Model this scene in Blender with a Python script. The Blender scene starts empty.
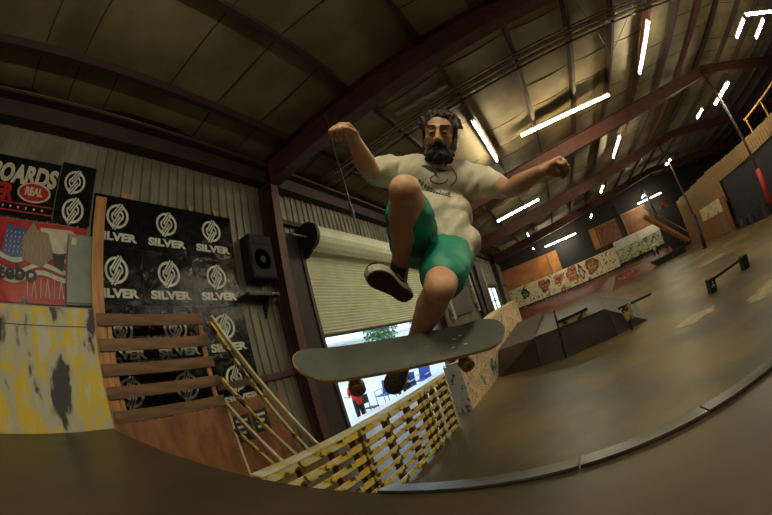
import bpy, bmesh, math, random
from mathutils import Vector, Matrix, noise
from mathutils.bvhtree import BVHTree
random.seed(7)
scene = bpy.context.scene
COL = scene.collection
PI = math.pi
V = Vector
# ---------------------------------------------------------------- camera, world, exposure
# Work coordinates: the lens is the origin, z up, +y down the length of the warehouse;
# everything is lifted by EYE at the end, so that the skatepark floor is z = 0.
EYE = 1.73
FL = -EYE                       # floor in work coordinates
cam_d = bpy.data.cameras.new('camera')
cam = bpy.data.objects.new('camera', cam_d)
COL.objects.link(cam)
cam_d.type = 'PANO'
cam_d.panorama_type = 'FISHEYE_EQUISOLID'
cam_d.sensor_width = 36.0
cam_d.sensor_height = 36.0 * 515 / 772
cam_d.fisheye_lens = 15.5575
cam_d.fisheye_fov = math.radians(200)
cam_d.clip_start = 0.01
cam_d.clip_end = 300
RX, RY, RZ = (0.82054761, 0.49950163, -0.27784842), (0.36454465, -0.08293447, 0.92748535), (0.44023724, -0.86233404, -0.25014233)
rot = Matrix((RX, RY, RZ)).transposed()
cam.matrix_world = rot.to_4x4()
scene.camera = cam
w = bpy.data.worlds.new('sky')
scene.world = w
w.use_nodes = True
bg = w.node_tree.nodes['Background']
bg.inputs[0].default_value = (0.62, 0.80, 1.0, 1)
bg.inputs[1].default_value = 0.95
vs = scene.view_settings
vs.view_transform = 'Standard'
vs.look = 'None'
vs.gamma = 1
vs.use_curve_mapping = False
vs.exposure = 1.6
TUBE = 36.0                     # fluorescent tube brightness


# ---------------------------------------------------------------- materials
def nodes_of(name):
    m = bpy.data.materials.new(name)
    m.use_nodes = True
    return m, m.node_tree, m.node_tree.nodes['Principled BSDF']


def mat(name, c1, c2=None, scale=6, rough=0.6, metal=0.0, bump=0.0, bscale=None, stretch=(1, 1, 1), detail=4, spec=0.5, contrast=(0.35, 0.65)):
    m, nt, b = nodes_of(name)
    b.inputs['Roughness'].default_value = rough
    b.inputs['Metallic'].default_value = metal
    b.inputs['Specular IOR Level'].default_value = spec
    tc = nt.nodes.new('ShaderNodeTexCoord')
    mp = nt.nodes.new('ShaderNodeMapping')
    mp.inputs['Scale'].default_value = stretch
    nt.links.new(tc.outputs['Object'], mp.inputs['Vector'])
    if c2 is None:
        c2 = tuple(x * 0.78 for x in c1)
    n = nt.nodes.new('ShaderNodeTexNoise')
    n.inputs['Scale'].default_value = scale
    n.inputs['Detail'].default_value = detail
    nt.links.new(mp.outputs['Vector'], n.inputs['Vector'])
    r = nt.nodes.new('ShaderNodeValToRGB')
    r.color_ramp.elements[0].position = contrast[0]
    r.color_ramp.elements[1].position = contrast[1]
    r.color_ramp.elements[0].color = (*c2, 1)
    r.color_ramp.elements[1].color = (*c1, 1)
    nt.links.new(n.outputs['Fac'], r.inputs['Fac'])
    nt.links.new(r.outputs['Color'], b.inputs['Base Color'])
    if bump:
        n2 = nt.nodes.new('ShaderNodeTexNoise')
        n2.inputs['Scale'].default_value = bscale or scale * 3
        n2.inputs['Detail'].default_value = 5
        nt.links.new(mp.outputs['Vector'], n2.inputs['Vector'])
        bp = nt.nodes.new('ShaderNodeBump')
        bp.inputs['Strength'].default_value = bump
        bp.inputs['Distance'].default_value = 0.03
        nt.links.new(n2.outputs['Fac'], bp.inputs['Height'])
        nt.links.new(bp.outputs['Normal'], b.inputs['Normal'])
    return m


def paint(name, stops, scale=4, rough=0.6, stretch=(1, 1, 1), distort=0.6, const=False, bump=0.0, detail=5):
    """patchy paint or graffiti: noise through a ramp of several colours"""
    m, nt, b = nodes_of(name)
    b.inputs['Roughness'].default_value = rough
    tc = nt.nodes.new('ShaderNodeTexCoord')
    mp = nt.nodes.new('ShaderNodeMapping')
    mp.inputs['Scale'].default_value = stretch
    nt.links.new(tc.outputs['Object'], mp.inputs['Vector'])
    n = nt.nodes.new('ShaderNodeTexNoise')
    n.inputs['Scale'].default_value = scale
    n.inputs['Detail'].default_value = detail
    n.inputs['Distortion'].default_value = distort
    nt.links.new(mp.outputs['Vector'], n.inputs['Vector'])
    r = nt.nodes.new('ShaderNodeValToRGB')
    e = r.color_ramp.elements
    r.color_ramp.interpolation = 'CONSTANT' if const else 'LINEAR'
    while len(e) < len(stops):
        e.new(0.5)
    for k, (p, c) in enumerate(stops):
        e[k].position = p
        e[k].color = (*c, 1)
    nt.links.new(n.outputs['Fac'], r.inputs['Fac'])
    nt.links.new(r.outputs['Color'], b.inputs['Base Color'])
    if bump:
        bp = nt.nodes.new('ShaderNodeBump')
        bp.inputs['Strength'].default_value = bump
        bp.inputs['Distance'].default_value = 0.02
        nt.links.new(n.outputs['Fac'], bp.inputs['Height'])
        nt.links.new(bp.outputs['Normal'], b.inputs['Normal'])
    return m


def glow(name, c, s):
    m, nt, b = nodes_of(name)
    b.inputs['Base Color'].default_value = (0.9, 0.9, 0.9, 1)
    b.inputs['Emission Color'].default_value = (*c, 1)
    b.inputs['Emission Strength'].default_value = s
    return m


M = {}
M['floor'] = mat('floor_concrete', (0.19, 0.130, 0.048), (0.075, 0.054, 0.023), scale=0.5, rough=0.42, bump=0.05, bscale=5, detail=9, contrast=(0.40, 0.60))
M['deck'] = mat('ramp_plywood', (0.065, 0.041, 0.020), (0.038, 0.025, 0.013), scale=1.6, rough=0.42, bump=0.04, bscale=9, detail=8)
M['brown_ramp'] = mat('brown_ramp', (0.22, 0.062, 0.028), (0.10, 0.032, 0.018), scale=0.8, rough=0.5, detail=6)
M['dark_ramp'] = mat('dark_ramp', (0.052, 0.032, 0.02), (0.032, 0.021, 0.015), scale=0.9, rough=0.5, detail=6)
M['grey_ramp'] = mat('grey_ramp', (0.075, 0.066, 0.05), (0.045, 0.040, 0.032), scale=1.2, rough=0.55, detail=6)
M['steel'] = mat('steel_plate', (0.20, 0.20, 0.185), (0.11, 0.11, 0.105), scale=9, rough=0.34, metal=0.8)
M['insul'] = mat('roof_insulation', (0.27, 0.21, 0.112), (0.14, 0.105, 0.056), scale=0.7, rough=0.75, bump=0.35, bscale=1.5, detail=6)
M['seam'] = mat('roof_seam', (0.05, 0.04, 0.03), rough=0.8)
M['primer'] = mat('red_primer_steel', (0.105, 0.028, 0.018), (0.06, 0.018, 0.013), scale=3, rough=0.6)
M['darkprimer'] = mat('dark_primer_steel', (0.075, 0.035, 0.028), (0.045, 0.024, 0.02), scale=3, rough=0.65)
M['purlin'] = mat('dark_purlin', (0.045, 0.024, 0.018), (0.03, 0.017, 0.014), scale=3, rough=0.7)
M['corr'] = mat('corrugated_sheet', (0.23, 0.21, 0.155), (0.13, 0.12, 0.09), scale=1.4, rough=0.5, metal=0.1, detail=7)
M['corr_dark'] = mat('dark_sheet', (0.028, 0.024, 0.02), scale=2, rough=0.7)
M['black'] = mat('black_paint', (0.018, 0.018, 0.018), (0.010, 0.010, 0.011), rough=0.55)
M['blackplastic'] = mat('black_plastic_sheet', (0.011, 0.011, 0.012), (0.006, 0.006, 0.007), scale=5, rough=0.16, bump=1.0, bscale=3.2, spec=0.3)
M['white'] = mat('white_ink', (0.62, 0.62, 0.56), (0.52, 0.52, 0.47), scale=9, rough=0.45)
M['cream'] = mat('cream_ink', (0.60, 0.55, 0.42), rough=0.5)
M['red_ink'] = mat('red_ink', (0.48, 0.03, 0.025), (0.30, 0.012, 0.012), scale=5, rough=0.35, bump=0.6, bscale=4, spec=0.2)
M['blue_ink'] = mat('blue_ink', (0.03, 0.05, 0.22), rough=0.35)
M['tan_ink'] = mat('tan_ink', (0.30, 0.20, 0.12), (0.20, 0.13, 0.08), scale=12, rough=0.5, stretch=(1, 4, 0.6))
M['greybox'] = mat('grey_green_enamel', (0.21, 0.24, 0.20), (0.17, 0.195, 0.165), rough=0.45)
M['pipe'] = mat('galvanised_pipe', (0.28, 0.25, 0.20), rough=0.45, metal=0.3)
M['slab'] = mat('door_slat_enamel', (0.74, 0.76, 0.58), (0.64, 0.66, 0.50), scale=2, rough=0.5)
M['wood'] = mat('orange_pine', (0.52, 0.24, 0.075), (0.34, 0.145, 0.045), scale=3, rough=0.55, stretch=(4, 4, 0.6))
M['woodh'] = mat('brown_board', (0.22, 0.11, 0.045), (0.10, 0.05, 0.022), scale=3, rough=0.6, stretch=(4, 0.7, 4))
M['ply'] = mat('red_brown_plywood', (0.32, 0.125, 0.048), (0.17, 0.066, 0.028), scale=3.2, rough=0.5, stretch=(2, 2, 0.8), detail=8)
M['ply_orange'] = mat('orange_plywood', (0.62, 0.25, 0.07), (0.42, 0.155, 0.045), scale=1.0, rough=0.6)
M['plank'] = mat('ochre_planks', (0.32, 0.175, 0.06), (0.16, 0.085, 0.03), scale=2.5, rough=0.6, stretch=(3, 3, 0.4))
M['yellowpaint'] = paint('yellow_spray', [(0.0, (0.02, 0.02, 0.02)), (0.38, (0.03, 0.03, 0.03)), (0.43, (0.42, 0.38, 0.26)), (0.50, (0.44, 0.41, 0.30)), (0.53, (0.60, 0.43, 0.04)), (0.59, (0.62, 0.44, 0.04)), (0.62, (0.48, 0.46, 0.36)), (0.8, (0.5, 0.48, 0.40))], scale=1.9, stretch=(1, 1.5, 0.7), distort=0.3, bump=0.1)
M['slat'] = paint('yellow_slat', [(0.0, (0.02, 0.02, 0.015)), (0.43, (0.04, 0.035, 0.02)), (0.47, (0.68, 0.45, 0.04)), (0.53, (0.66, 0.47, 0.08)), (0.58, (0.62, 0.56, 0.36)), (0.8, (0.55, 0.5, 0.34))], scale=6.5, distort=0.5, stretch=(1, 1.0, 1))
M['slatcap'] = paint('pale_yellow_cap', [(0.0, (0.55, 0.42, 0.12)), (0.45, (0.62, 0.5, 0.2)), (0.55, (0.7, 0.66, 0.5)), (0.9, (0.72, 0.7, 0.6))], scale=4)
M['graf'] = paint('graffiti', [(0.0, (0.05, 0.05, 0.05)), (0.36, (0.12, 0.26, 0.12)), (0.39, (0.50, 0.46, 0.33)), (0.475, (0.60, 0.04, 0.02)), (0.498, (0.66, 0.56, 0.32)), (0.57, (0.60, 0.38, 0.08)), (0.60, (0.60, 0.05, 0.02)), (0.615, (0.64, 0.58, 0.4)), (0.7, (0.3, 0.32, 0.33))], scale=2.4, distort=1.3, stretch=(1, .7, 1.2), const=True)
M['grafend'] = paint('grey_graffiti', [(0.0, (0.03, 0.03, 0.04)), (0.36, (0.05, 0.06, 0.07)), (0.42, (0.50, 0.53, 0.57)), (0.8, (0.62, 0.64, 0.66))], scale=5, distort=0.8)
M['mural'] = paint('painted_mural', [(0.0, (0.25, 0.12, 0.03)), (0.38, (0.30, 0.30, 0.08)), (0.42, (0.74, 0.66, 0.38)), (0.52, (0.80, 0.74, 0.52)), (0.565, (0.66, 0.42, 0.14)), (0.59, (0.80, 0.75, 0.55)), (0.63, (0.55, 0.10, 0.05)), (0.66, (0.8, 0.74, 0.5))], scale=2.2, distort=1.2, const=True)
M['mural2'] = paint('scribbled_wall', [(0.0, (0.12, 0.12, 0.05)), (0.42, (0.2, 0.2, 0.09)), (0.47, (0.55, 0.52, 0.36)), (0.54, (0.60, 0.57, 0.42)), (0.58, (0.22, 0.22, 0.1)), (0.63, (0.58, 0.54, 0.38))], scale=3.2, distort=1.2, const=True)
M['whiteboard'] = mat('pale_sheet', (0.72, 0.70, 0.58), rough=0.6)
M['pinkgraf'] = mat('pink_spray', (0.55, 0.14, 0.08), rough=0.5)
M['paint_red'] = paint('mural_red', [(0.0, (0.05, 0.02, 0.02)), (0.42, (0.12, 0.02, 0.02)), (0.46, (0.50, 0.05, 0.03)), (0.55, (0.45, 0.05, 0.03)), (0.58, (0.62, 0.40, 0.22))], scale=5, distort=1.5)
M['paint_green'] = paint('mural_green', [(0.0, (0.02, 0.03, 0.02)), (0.44, (0.03, 0.05, 0.03)), (0.5, (0.08, 0.30, 0.10)), (0.6, (0.2, 0.42, 0.15))], scale=5, distort=1.5)
M['paint_brown'] = paint('mural_brown', [(0.0, (0.04, 0.02, 0.01)), (0.42, (0.10, 0.04, 0.02)), (0.5, (0.27, 0.10, 0.04)), (0.6, (0.34, 0.14, 0.05))], scale=5, distort=1.5)
M['paint_black'] = mat('mural_black', (0.03, 0.025, 0.02), rough=0.6)
M['paint_flesh'] = paint('mural_orange', [(0.0, (0.10, 0.03, 0.02)), (0.42, (0.30, 0.08, 0.03)), (0.48, (0.55, 0.22, 0.09)), (0.6, (0.60, 0.36, 0.18))], scale=6, distort=1.5)
M['redpad'] = mat('red_foam_pad', (0.55, 0.02, 0.02), rough=0.5)
M['tube'] = glow('tube_glass', (1.0, 0.93, 0.66), TUBE)
M['tubewarm'] = glow('warm_tube_glass', (1.0, 0.80, 0.42), TUBE)
M['housing'] = mat('white_enamel', (0.62, 0.62, 0.56), rough=0.4)
M['redled'] = glow('red_led', (1.0, 0.03, 0.02), 6)
M['asphalt'] = mat('pale_yard', (0.62, 0.62, 0.60), (0.5, 0.5, 0.49), scale=1, rough=0.8)
M['leaf'] = mat('leaves', (0.10, 0.22, 0.07), (0.04, 0.10, 0.03), scale=9)
M['bark'] = mat('bark', (0.12, 0.08, 0.05))
M['skin'] = mat('skin', (0.56, 0.30, 0.175), (0.49, 0.245, 0.135), scale=14, rough=0.5)
M['lip'] = mat('lip', (0.30, 0.11, 0.085), rough=0.5)
M['hair'] = mat('dark_hair', (0.035, 0.022, 0.013), (0.016, 0.010, 0.007), scale=30, rough=0.6, bump=0.5, bscale=60)
M['shirt'] = mat('oatmeal_jersey', (0.64, 0.56, 0.42), (0.57, 0.50, 0.37), scale=5, rough=0.9, bump=0.25, bscale=9)
M['print'] = mat('shirt_print', (0.035, 0.035, 0.04), rough=0.8)
M['shorts'] = mat('teal_nylon', (0.008, 0.26, 0.165), (0.006, 0.19, 0.12), scale=4, rough=0.55, bump=0.3, bscale=8)
M['shoe'] = mat('black_suede', (0.015, 0.015, 0.018), rough=0.8)
M['rubber'] = mat('cream_rubber', (0.55, 0.50, 0.38), rough=0.6)
M['sole'] = mat('dark_gum_sole', (0.045, 0.030, 0.022), (0.03, 0.02, 0.016), scale=30, rough=0.7, bump=0.4, bscale=90)
M['lace'] = mat('white_lace', (0.70, 0.70, 0.68), rough=0.8)
M['eyewhite'] = mat('eye_white', (0.7, 0.68, 0.64), rough=0.25)
M['iris'] = mat('iris', (0.05, 0.03, 0.02), rough=0.2)
M['grip'] = mat('grip_tape', (0.085, 0.090, 0.075), (0.062, 0.066, 0.056), scale=7, rough=0.85, bump=0.35, bscale=260)
M['maple'] = mat('maple_ply', (0.58, 0.30, 0.11), (0.45, 0.21, 0.07), scale=5, rough=0.45)
M['wheel'] = mat('amber_urethane', (0.30, 0.15, 0.07), rough=0.4)
M['redshirt'] = mat('red_cotton', (0.62, 0.02, 0.02), rough=0.8)
M['blackcloth'] = mat('black_cotton', (0.012, 0.012, 0.015), rough=0.85)
M['bluecloth'] = mat('blue_fabric', (0.03, 0.07, 0.35), rough=0.7)
M['greycloth'] = mat('grey_cotton', (0.22, 0.26, 0.2), rough=0.8)
M['turq'] = mat('turquoise_plastic', (0.05, 0.36, 0.36), rough=0.4)
M['chain'] = mat('chain_steel', (0.10, 0.10, 0.09), rough=0.5, metal=0.5)
M['torn'] = mat('torn_foil', (0.55, 0.52, 0.42), (0.15, 0.12, 0.08), scale=5, rough=0.4, metal=0.2, stretch=(0.4, 6, 1))
M['worn'] = mat('worn_floor', (0.42, 0.33, 0.17), (0.24, 0.19, 0.10), scale=5, rough=0.5)
M['rust'] = mat('rusty_pipe', (0.40, 0.22, 0.10), (0.16, 0.09, 0.045), scale=5, rough=0.6)


# ---------------------------------------------------------------- helpers
class MB:
    def __init__(s):
        s.v, s.f = [], []

    def add(s, vs_, fs_):
        o = len(s.v)
        s.v += [V(p) for p in vs_]
        s.f += [tuple(i + o for i in f) for f in fs_]
        return s

    def box(s, lo, hi):
        (a, b, c), (d, e, f) = lo, hi
        return s.add([(a, b, c), (d, b, c), (d, e, c), (a, e, c), (a, b, f), (d, b, f), (d, e, f), (a, e, f)],
                     [(0, 3, 2, 1), (4, 5, 6, 7), (0, 1, 5, 4), (1, 2, 6, 5), (2, 3, 7, 6), (3, 0, 4, 7)])

    def obox(s, c, u, v, n, su, sv, sn):
        """box centred on c with half sizes su, sv, sn along unit axes u, v, n"""
        c, u, v, n = V(c), V(u), V(v), V(n)
        P = [c + u * (su * i) + v * (sv * j) + n * (sn * k) for k in (-1, 1) for j in (-1, 1) for i in (-1, 1)]
        return s.add(P, [(0, 2, 3, 1), (4, 5, 7, 6), (0, 1, 5, 4), (1, 3, 7, 5), (3, 2, 6, 7), (2, 0, 4, 6)])

    def bar(s, p, q, w, h, up=(0, 0, 1)):
        p, q = V(p), V(q)
        d = (q - p)
        L = d.length
        d.normalize()
        x = d.cross(V(up))
        if x.length < 1e-4:
            x = d.cross(V((1, 0, 0)))
        x.normalize()
        y = x.cross(d).normalized()
        return s.obox((p + q) / 2, d, x, y, L / 2, w / 2, h / 2)

    def tube(s, p, q, r, r2=None, n=10):
        p, q = V(p), V(q)
        r2 = r if r2 is None else r2
        d = (q - p).normalized()
        a = d.orthogonal().normalized()
        b = d.cross(a)
        P, F = [], []
        for c, rr in ((p, r), (q, r2)):
            for k in range(n):
                t = 2 * PI * k / n
                P.append(c + a * (rr * math.cos(t)) + b * (rr * math.sin(t)))
        for k in range(n):
            j = (k + 1) % n
            F.append((k, j, n + j, n + k))
        F.append(tuple(range(n - 1, -1, -1)))
        F.append(tuple(range(n, 2 * n)))
        return s.add(P, F)

    def path(s, pts, r, n=8):
        for a, b in zip(pts, pts[1:]):
            s.tube(a, b, r, n=n)
        for p in pts[1:-1]:
            s.ball(p, (r, r, r), n=n, m=4)
        return s

    def ball(s, c, r, R=None, n=16, m=10):
        c = V(c)
        if not hasattr(r, '__len__'):
            r = (r, r, r)
        R = R or Matrix.Identity(3)
        P = [c + R @ V((0, 0, r[2]))]
        for i in range(1, m):
            t = PI * i / m
            for k in range(n):
                a = 2 * PI * k / n
                P.append(c + R @ V((r[0] * math.sin(t) * math.cos(a), r[1] * math.sin(t) * math.sin(a), r[2] * math.cos(t))))
        P.append(c + R @ V((0, 0, -r[2])))
        F = [(0, 1 + k, 1 + (k + 1) % n) for k in range(n)]
        for i in range(m - 2):
            for k in range(n):
                a, b = 1 + i * n + k, 1 + i * n + (k + 1) % n
                F.append((a, a + n, b + n, b))
        o = 1 + (m - 2) * n
        e = len(P) - 1
        F += [(o + k, e, o + (k + 1) % n) for k in range(n)]
        return s.add(P, F)

    def caps(s, p, q, r, r2=None, n=14):
        """tapered capsule"""
        p, q = V(p), V(q)
        r2 = r if r2 is None else r2
        d = (q - p).normalized()
        a = d.orthogonal().normalized()
        b = d.cross(a)
        P, F, rings = [], [], []
        for c, rr, lo, hi in ((p, r, -90, 0), (q, r2, 0, 90)):
            for k in range(5):
                t = math.radians(lo + (hi - lo) * k / 4)
                rings.append((c + d * (rr * math.sin(t)), max(rr * math.cos(t), 1e-4)))
        for c, rr in rings:
            for k in range(n):
                t = 2 * PI * k / n
                P.append(c + a * (rr * math.cos(t)) + b * (rr * math.sin(t)))
        for i in range(len(rings) - 1):
            for k in range(n):
                j = (k + 1) % n
                F.append((i * n + k, i * n + j, (i + 1) * n + j, (i + 1) * n + k))
        F.append(tuple(range(n - 1, -1, -1)))
        F.append(tuple(range((len(rings) - 1) * n, len(rings) * n)))
        return s.add(P, F)

    def prism(s, poly, ext):
        """flat polygon (world points) extruded by the vector ext"""
        n = len(poly)
        P = [V(p) for p in poly] + [V(p) + V(ext) for p in poly]
        F = [tuple(range(n - 1, -1, -1)), tuple(range(n, 2 * n))]
        F += [(k, (k + 1) % n, n + (k + 1) % n, n + k) for k in range(n)]
        return s.add(P, F)

    def strip(s, rows):
        """rows: list of equal-length point lists -> grid surface"""
        n = len(rows[0])
        P = [p for r in rows for p in r]
        F = [(i * n + k, i * n + k + 1, (i + 1) * n + k + 1, (i + 1) * n + k) for i in range(len(rows) - 1) for k in range(n - 1)]
        return s.add(P, F)

    def merge(s, o):
        return s.add(o.v, o.f)

    def mesh(s, name):
        me = bpy.data.meshes.new(name)
        me.from_pydata([tuple(p) for p in s.v], [], s.f)
        me.update()
        return me

    def build(s, name, m, parent=None, label=None, cat=None, group=None, kind=None, bevel=0, smooth=False, solid=0):
        me = s.mesh(name)
        return finish(name, me, m, parent, label, cat, group, kind, bevel, smooth, solid)


def finish(name, me, m, parent=None, label=None, cat=None, group=None, kind=None, bevel=0, smooth=False, solid=0):
    bm = bmesh.new()
    bm.from_mesh(me)
    bmesh.ops.recalc_face_normals(bm, faces=bm.faces)
    if bevel:
        bmesh.ops.bevel(bm, geom=list(bm.edges), offset=bevel, segments=1, affect='EDGES')
    xs = [v.co for v in bm.verts]
    lo = V([min(p[i] for p in xs) for i in range(3)])
    hi = V([max(p[i] for p in xs) for i in range(3)])
    c = (lo + hi) / 2
    if parent is None:
        c.z = lo.z
    bmesh.ops.translate(bm, verts=bm.verts, vec=-c)
    for f in bm.faces:
        f.smooth = bool(smooth)
    bm.to_mesh(me)
    bm.free()
    me.materials.append(M[m] if isinstance(m, str) else m)
    o = bpy.data.objects.new(name, me)
    COL.objects.link(o)
    base = V((0, 0, 0))
    p = parent
    while p is not None:
        base += p.location
        p = p.parent
    o.location = c - base
    o.parent = parent
    if solid:
        md = o.modifiers.new('thickness', 'SOLIDIFY')
        md.thickness = solid
    tag(o, label, cat, group, kind)
    return o


def tag(o, label=None, cat=None, group=None, kind=None):
    for k, v_ in (('label', label), ('category', cat), ('group', group), ('kind', kind)):
        if v_:
            o[k] = v_
    return o


def thing(name, label, cat, loc, group=None):
    o = bpy.data.objects.new(name, None)
    o.empty_display_size = 0.1
    COL.objects.link(o)
    o.location = loc
    return tag(o, label, cat, group)


def struct(name, mb, m, parent=None, **k):
    return mb.build(name, m, parent, kind=None if parent else 'structure', **k)


def baked(o):
    """evaluate modifiers of a temporary object into a mesh and delete it"""
    dg = bpy.context.evaluated_depsgraph_get()
    me = bpy.data.meshes.new_from_object(o.evaluated_get(dg))
    bpy.data.objects.remove(o)
    return me


def remesh(mb, voxel=0.007, smooth=5, factor=0.5):
    me = mb.mesh('tmp')
    o = bpy.data.objects.new('tmp', me)
    COL.objects.link(o)
    r = o.modifiers.new('r', 'REMESH')
    r.mode = 'VOXEL'
    r.voxel_size = voxel
    if smooth:
        s_ = o.modifiers.new('s', 'SMOOTH')
        s_.iterations = smooth
        s_.factor = factor
    return baked(o)


def cut(me, co, no):
    """throw away what lies on the side of the plane that its normal points to"""
    bm = bmesh.new()
    bm.from_mesh(me)
    bmesh.ops.bisect_plane(bm, geom=list(bm.verts) + list(bm.edges) + list(bm.faces), plane_co=co, plane_no=no, clear_outer=True)
    bm.to_mesh(me)
    bm.free()
    return me


def wrinkle(me, amp, sc):
    for v_ in me.vertices:
        n_ = noise.noise_vector(v_.co * sc)
        v_.co += n_ * amp
    return me


_txt = {}


def letters(s, height, m, org, u, v, parent, name='lettering', bold=0.012, width=None, depth=0.004, slant=0.0, label=None):
    """text centred on org, running along u, upright along v, 'width' overrides the natural width"""
    cu = bpy.data.curves.new('t', 'FONT')
    cu.body = s
    cu.size = 1
    cu.offset = bold
    cu.resolution_u = 3
    o = bpy.data.objects.new('t', cu)
    COL.objects.link(o)
    me = baked(o)
    bpy.data.curves.remove(cu)
    xs = [p.co.x for p in me.vertices]
    ys = [p.co.y for p in me.vertices]
    cx, cy = (min(xs) + max(xs)) / 2, (min(ys) + max(ys)) / 2
    ky = height / (max(ys) - min(ys))
    kx = width / (max(xs) - min(xs)) if width else ky
    u, v, org = V(u), V(v), V(org)
    n = u.cross(v).normalized()
    bm = bmesh.new()
    bm.from_mesh(me)
    r = bmesh.ops.extrude_face_region(bm, geom=list(bm.faces))
    ex = [g for g in r['geom'] if isinstance(g, bmesh.types.BMVert)]
    for q in ex:
        q.co.z += 1
    for q in bm.verts:
        a, b = (q.co.x - cx) * kx, (q.co.y - cy) * ky
        q.co = org + u * (a + slant * b) + v * b + n * (q.co.z * depth)
    bm.to_mesh(me)
    bm.free()
    return finish(name, me, m, parent, label)


def ring(mb, c, u, v, r0, r1, d, a0=0, a1=360, n=30, ky=1.0, rag=0.0):
    c, u, v = V(c), V(u), V(v)
    nn = u.cross(v).normalized()
    P = []
    for k in range(n + 1):
        t = math.radians(a0 + (a1 - a0) * k / n)
        for r in (r0, r1):
            q = 1 + rag * noise.noise(V((math.cos(t) * 1.7 + c.x * 3, math.sin(t) * 1.7, c.z)))
            p = c + u * (r * q * math.cos(t)) + v * (r * q * ky * math.sin(t))
            P += [p, p + nn * d]
    F = []
    for k in range(n):
        a, b = 4 * k, 4 * k + 4
        F += [(a, a + 2, b + 2, b), (a + 1, b + 1, b + 3, a + 3), (a, b, b + 1, a + 1), (a + 2, a + 3, b + 3, b + 2)]
    mb.add(P, F)
    return mb


# wall plane axes for things seen on the left wall: letters run along +y? the wall faces +x,
# a reader standing in the room sees +y to the right
U, W3 = V((0, 1, 0)), V((0, 0, 1))

# ---------------------------------------------------------------- structure
WL, WR, WB, WF = -5.25, 30.0, -6.0, 34.3
ROOF0, SL, RIDGE = 5.42, 0.09, 12.5


def roof(x):
    return ROOF0 + SL * (x if x < RIDGE else 2 * RIDGE - x)


struct('floor', MB().box((WL, WB, FL - 0.2), (WR, WF, FL)), 'floor')

# roof lining, two slopes, with the sagging of the sheets between purlins
PUR = [-5.0 + 0.98, -2.13, -0.30, 1.53, 3.36, 5.10, 6.95, 8.75, 10.55, 12.3, 14.2, 16.0, 17.9, 19.7, 21.5, 23.4, 25.2, 27.0]
mb = MB()
xs = [WL] + PUR + [WR]
cols = []
for a, b in zip(xs, xs[1:]):
    for k in range(6):
        cols.append((a + (b - a) * k / 6, 0.07 * math.sin(PI * k / 6)))
cols.append((WR, 0))
ys = [WB + (WF - WB) * k / 60 for k in range(61)]
rows = [[V((x, y, roof(x) + 0.1 - s_ * (1 + 0.5 * noise.noise(V((x * .7, y * .7, 0)))))) for x, s_ in cols] for y in ys]
mb.strip(rows)
struct('ceiling', mb, 'insul', smooth=True, solid=0.05)
# seams of the lining, running across the hall
for k, y in enumerate([-3.6, -1.4, -0.45, 0.45, 1.55, 2.7, 3.9, 6.1, 7.2, 8.7, 10.0, 11.4, 12.5, 14.9, 16.6, 18.3, 19.7, 22.5, 24.0, 26, 28]):
    mb = MB()
    j = 0
    for (xa, xb) in zip(xs, xs[1:]):
        if xa > 20 or (k * 7 + j * 3) % 4 == 0:
            j += 1
            continue
        j += 1
        n_ = 5
        for q in range(n_):
            x0, x1 = xa + (xb - xa) * q / n_, xa + (xb - xa) * (q + 1) / n_
            z0 = roof(x0) + 0.06 - 0.09 * math.sin(PI * q / n_)
            z1 = roof(x1) + 0.06 - 0.09 * math.sin(PI * (q + 1) / n_)
            mb.bar((x0, y, z0), (x1, y, z1), 0.03, 0.02)
    struct('trim_%d' % (k + 1), mb, 'seam')
for k, x in enumerate(PUR):
    z = roof(x) - 0.02
    mb = MB().box((x - 0.035, WB, z - 0.16), (x + 0.035, WF, z + 0.12))
    mb.box((x - 0.035, WB, z - 0.18), (x + 0.07, WF, z - 0.16))
    struct('trim_%d' % (k + 40), mb, 'primer' if k in (6, 8) else 'purlin')


def corrugated(y0, y1, z0, z1, x=WL, pitch=0.21):
    mb = MB()
    n = max(1, round((y1 - y0) / pitch))
    P = []
    for k in range(n):
        a = y0 + (y1 - y0) * k / n
        p = (y1 - y0) / n
        P += [(x, a), (x, a + p * .62), (x + .035, a + p * .70), (x + .035, a + p * .92)]
    P.append((x, y1))
    mb.strip([[V((a, b, z0)) for a, b in P], [V((a, b, z1)) for a, b in P]])
    return mb


DY0, DY1, DZ = 5.72, 12.6, 2.75          # the dock door opening
WY0, WY1, WZ0, WZ1 = 24.6, 28.2, -0.5, 1.9
mb = corrugated(WB, DY0, FL - .1, 5.1)
mb.merge(corrugated(DY0, DY1, DZ, 5.1)).merge(corrugated(DY1, WY0, FL - .1, 5.1))
mb.merge(corrugated(WY0, WY1, WZ1, 5.1)).merge(corrugated(WY0, WY1, FL - .1, WZ0)).merge(corrugated(WY1, WF, FL - .1, 5.1))
struct('wall_left', mb, 'corr', solid=-0.03)
struct('wall_far', MB().box((WL, WF, FL - .1), (WR, WF + .15, 7)), 'corr_dark')
struct('wall_right', MB().box((WR, WB, FL - .1), (WR + .15, WF, 6)), 'corr_dark')
struct('wall_back', MB().box((WL, WB - .15, FL - .1), (WR, WB, 7)), 'corr_dark')
struct('window_1', MB().box((WL - .04, WY0, WZ0), (WL + .04, WY0 + .1, WZ1)).box((WL - .04, WY1 - .1, WZ0), (WL + .04, WY1, WZ1))
       .box((WL - .04, WY0, WZ1 - .1), (WL + .04, WY1, WZ1)).box((WL - .04, 26.3, WZ0), (WL + .04, 26.45, WZ1)).box((WL - .04, WY0, .7), (WL + .04, WY1, .78)), 'corr_dark')
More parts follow.
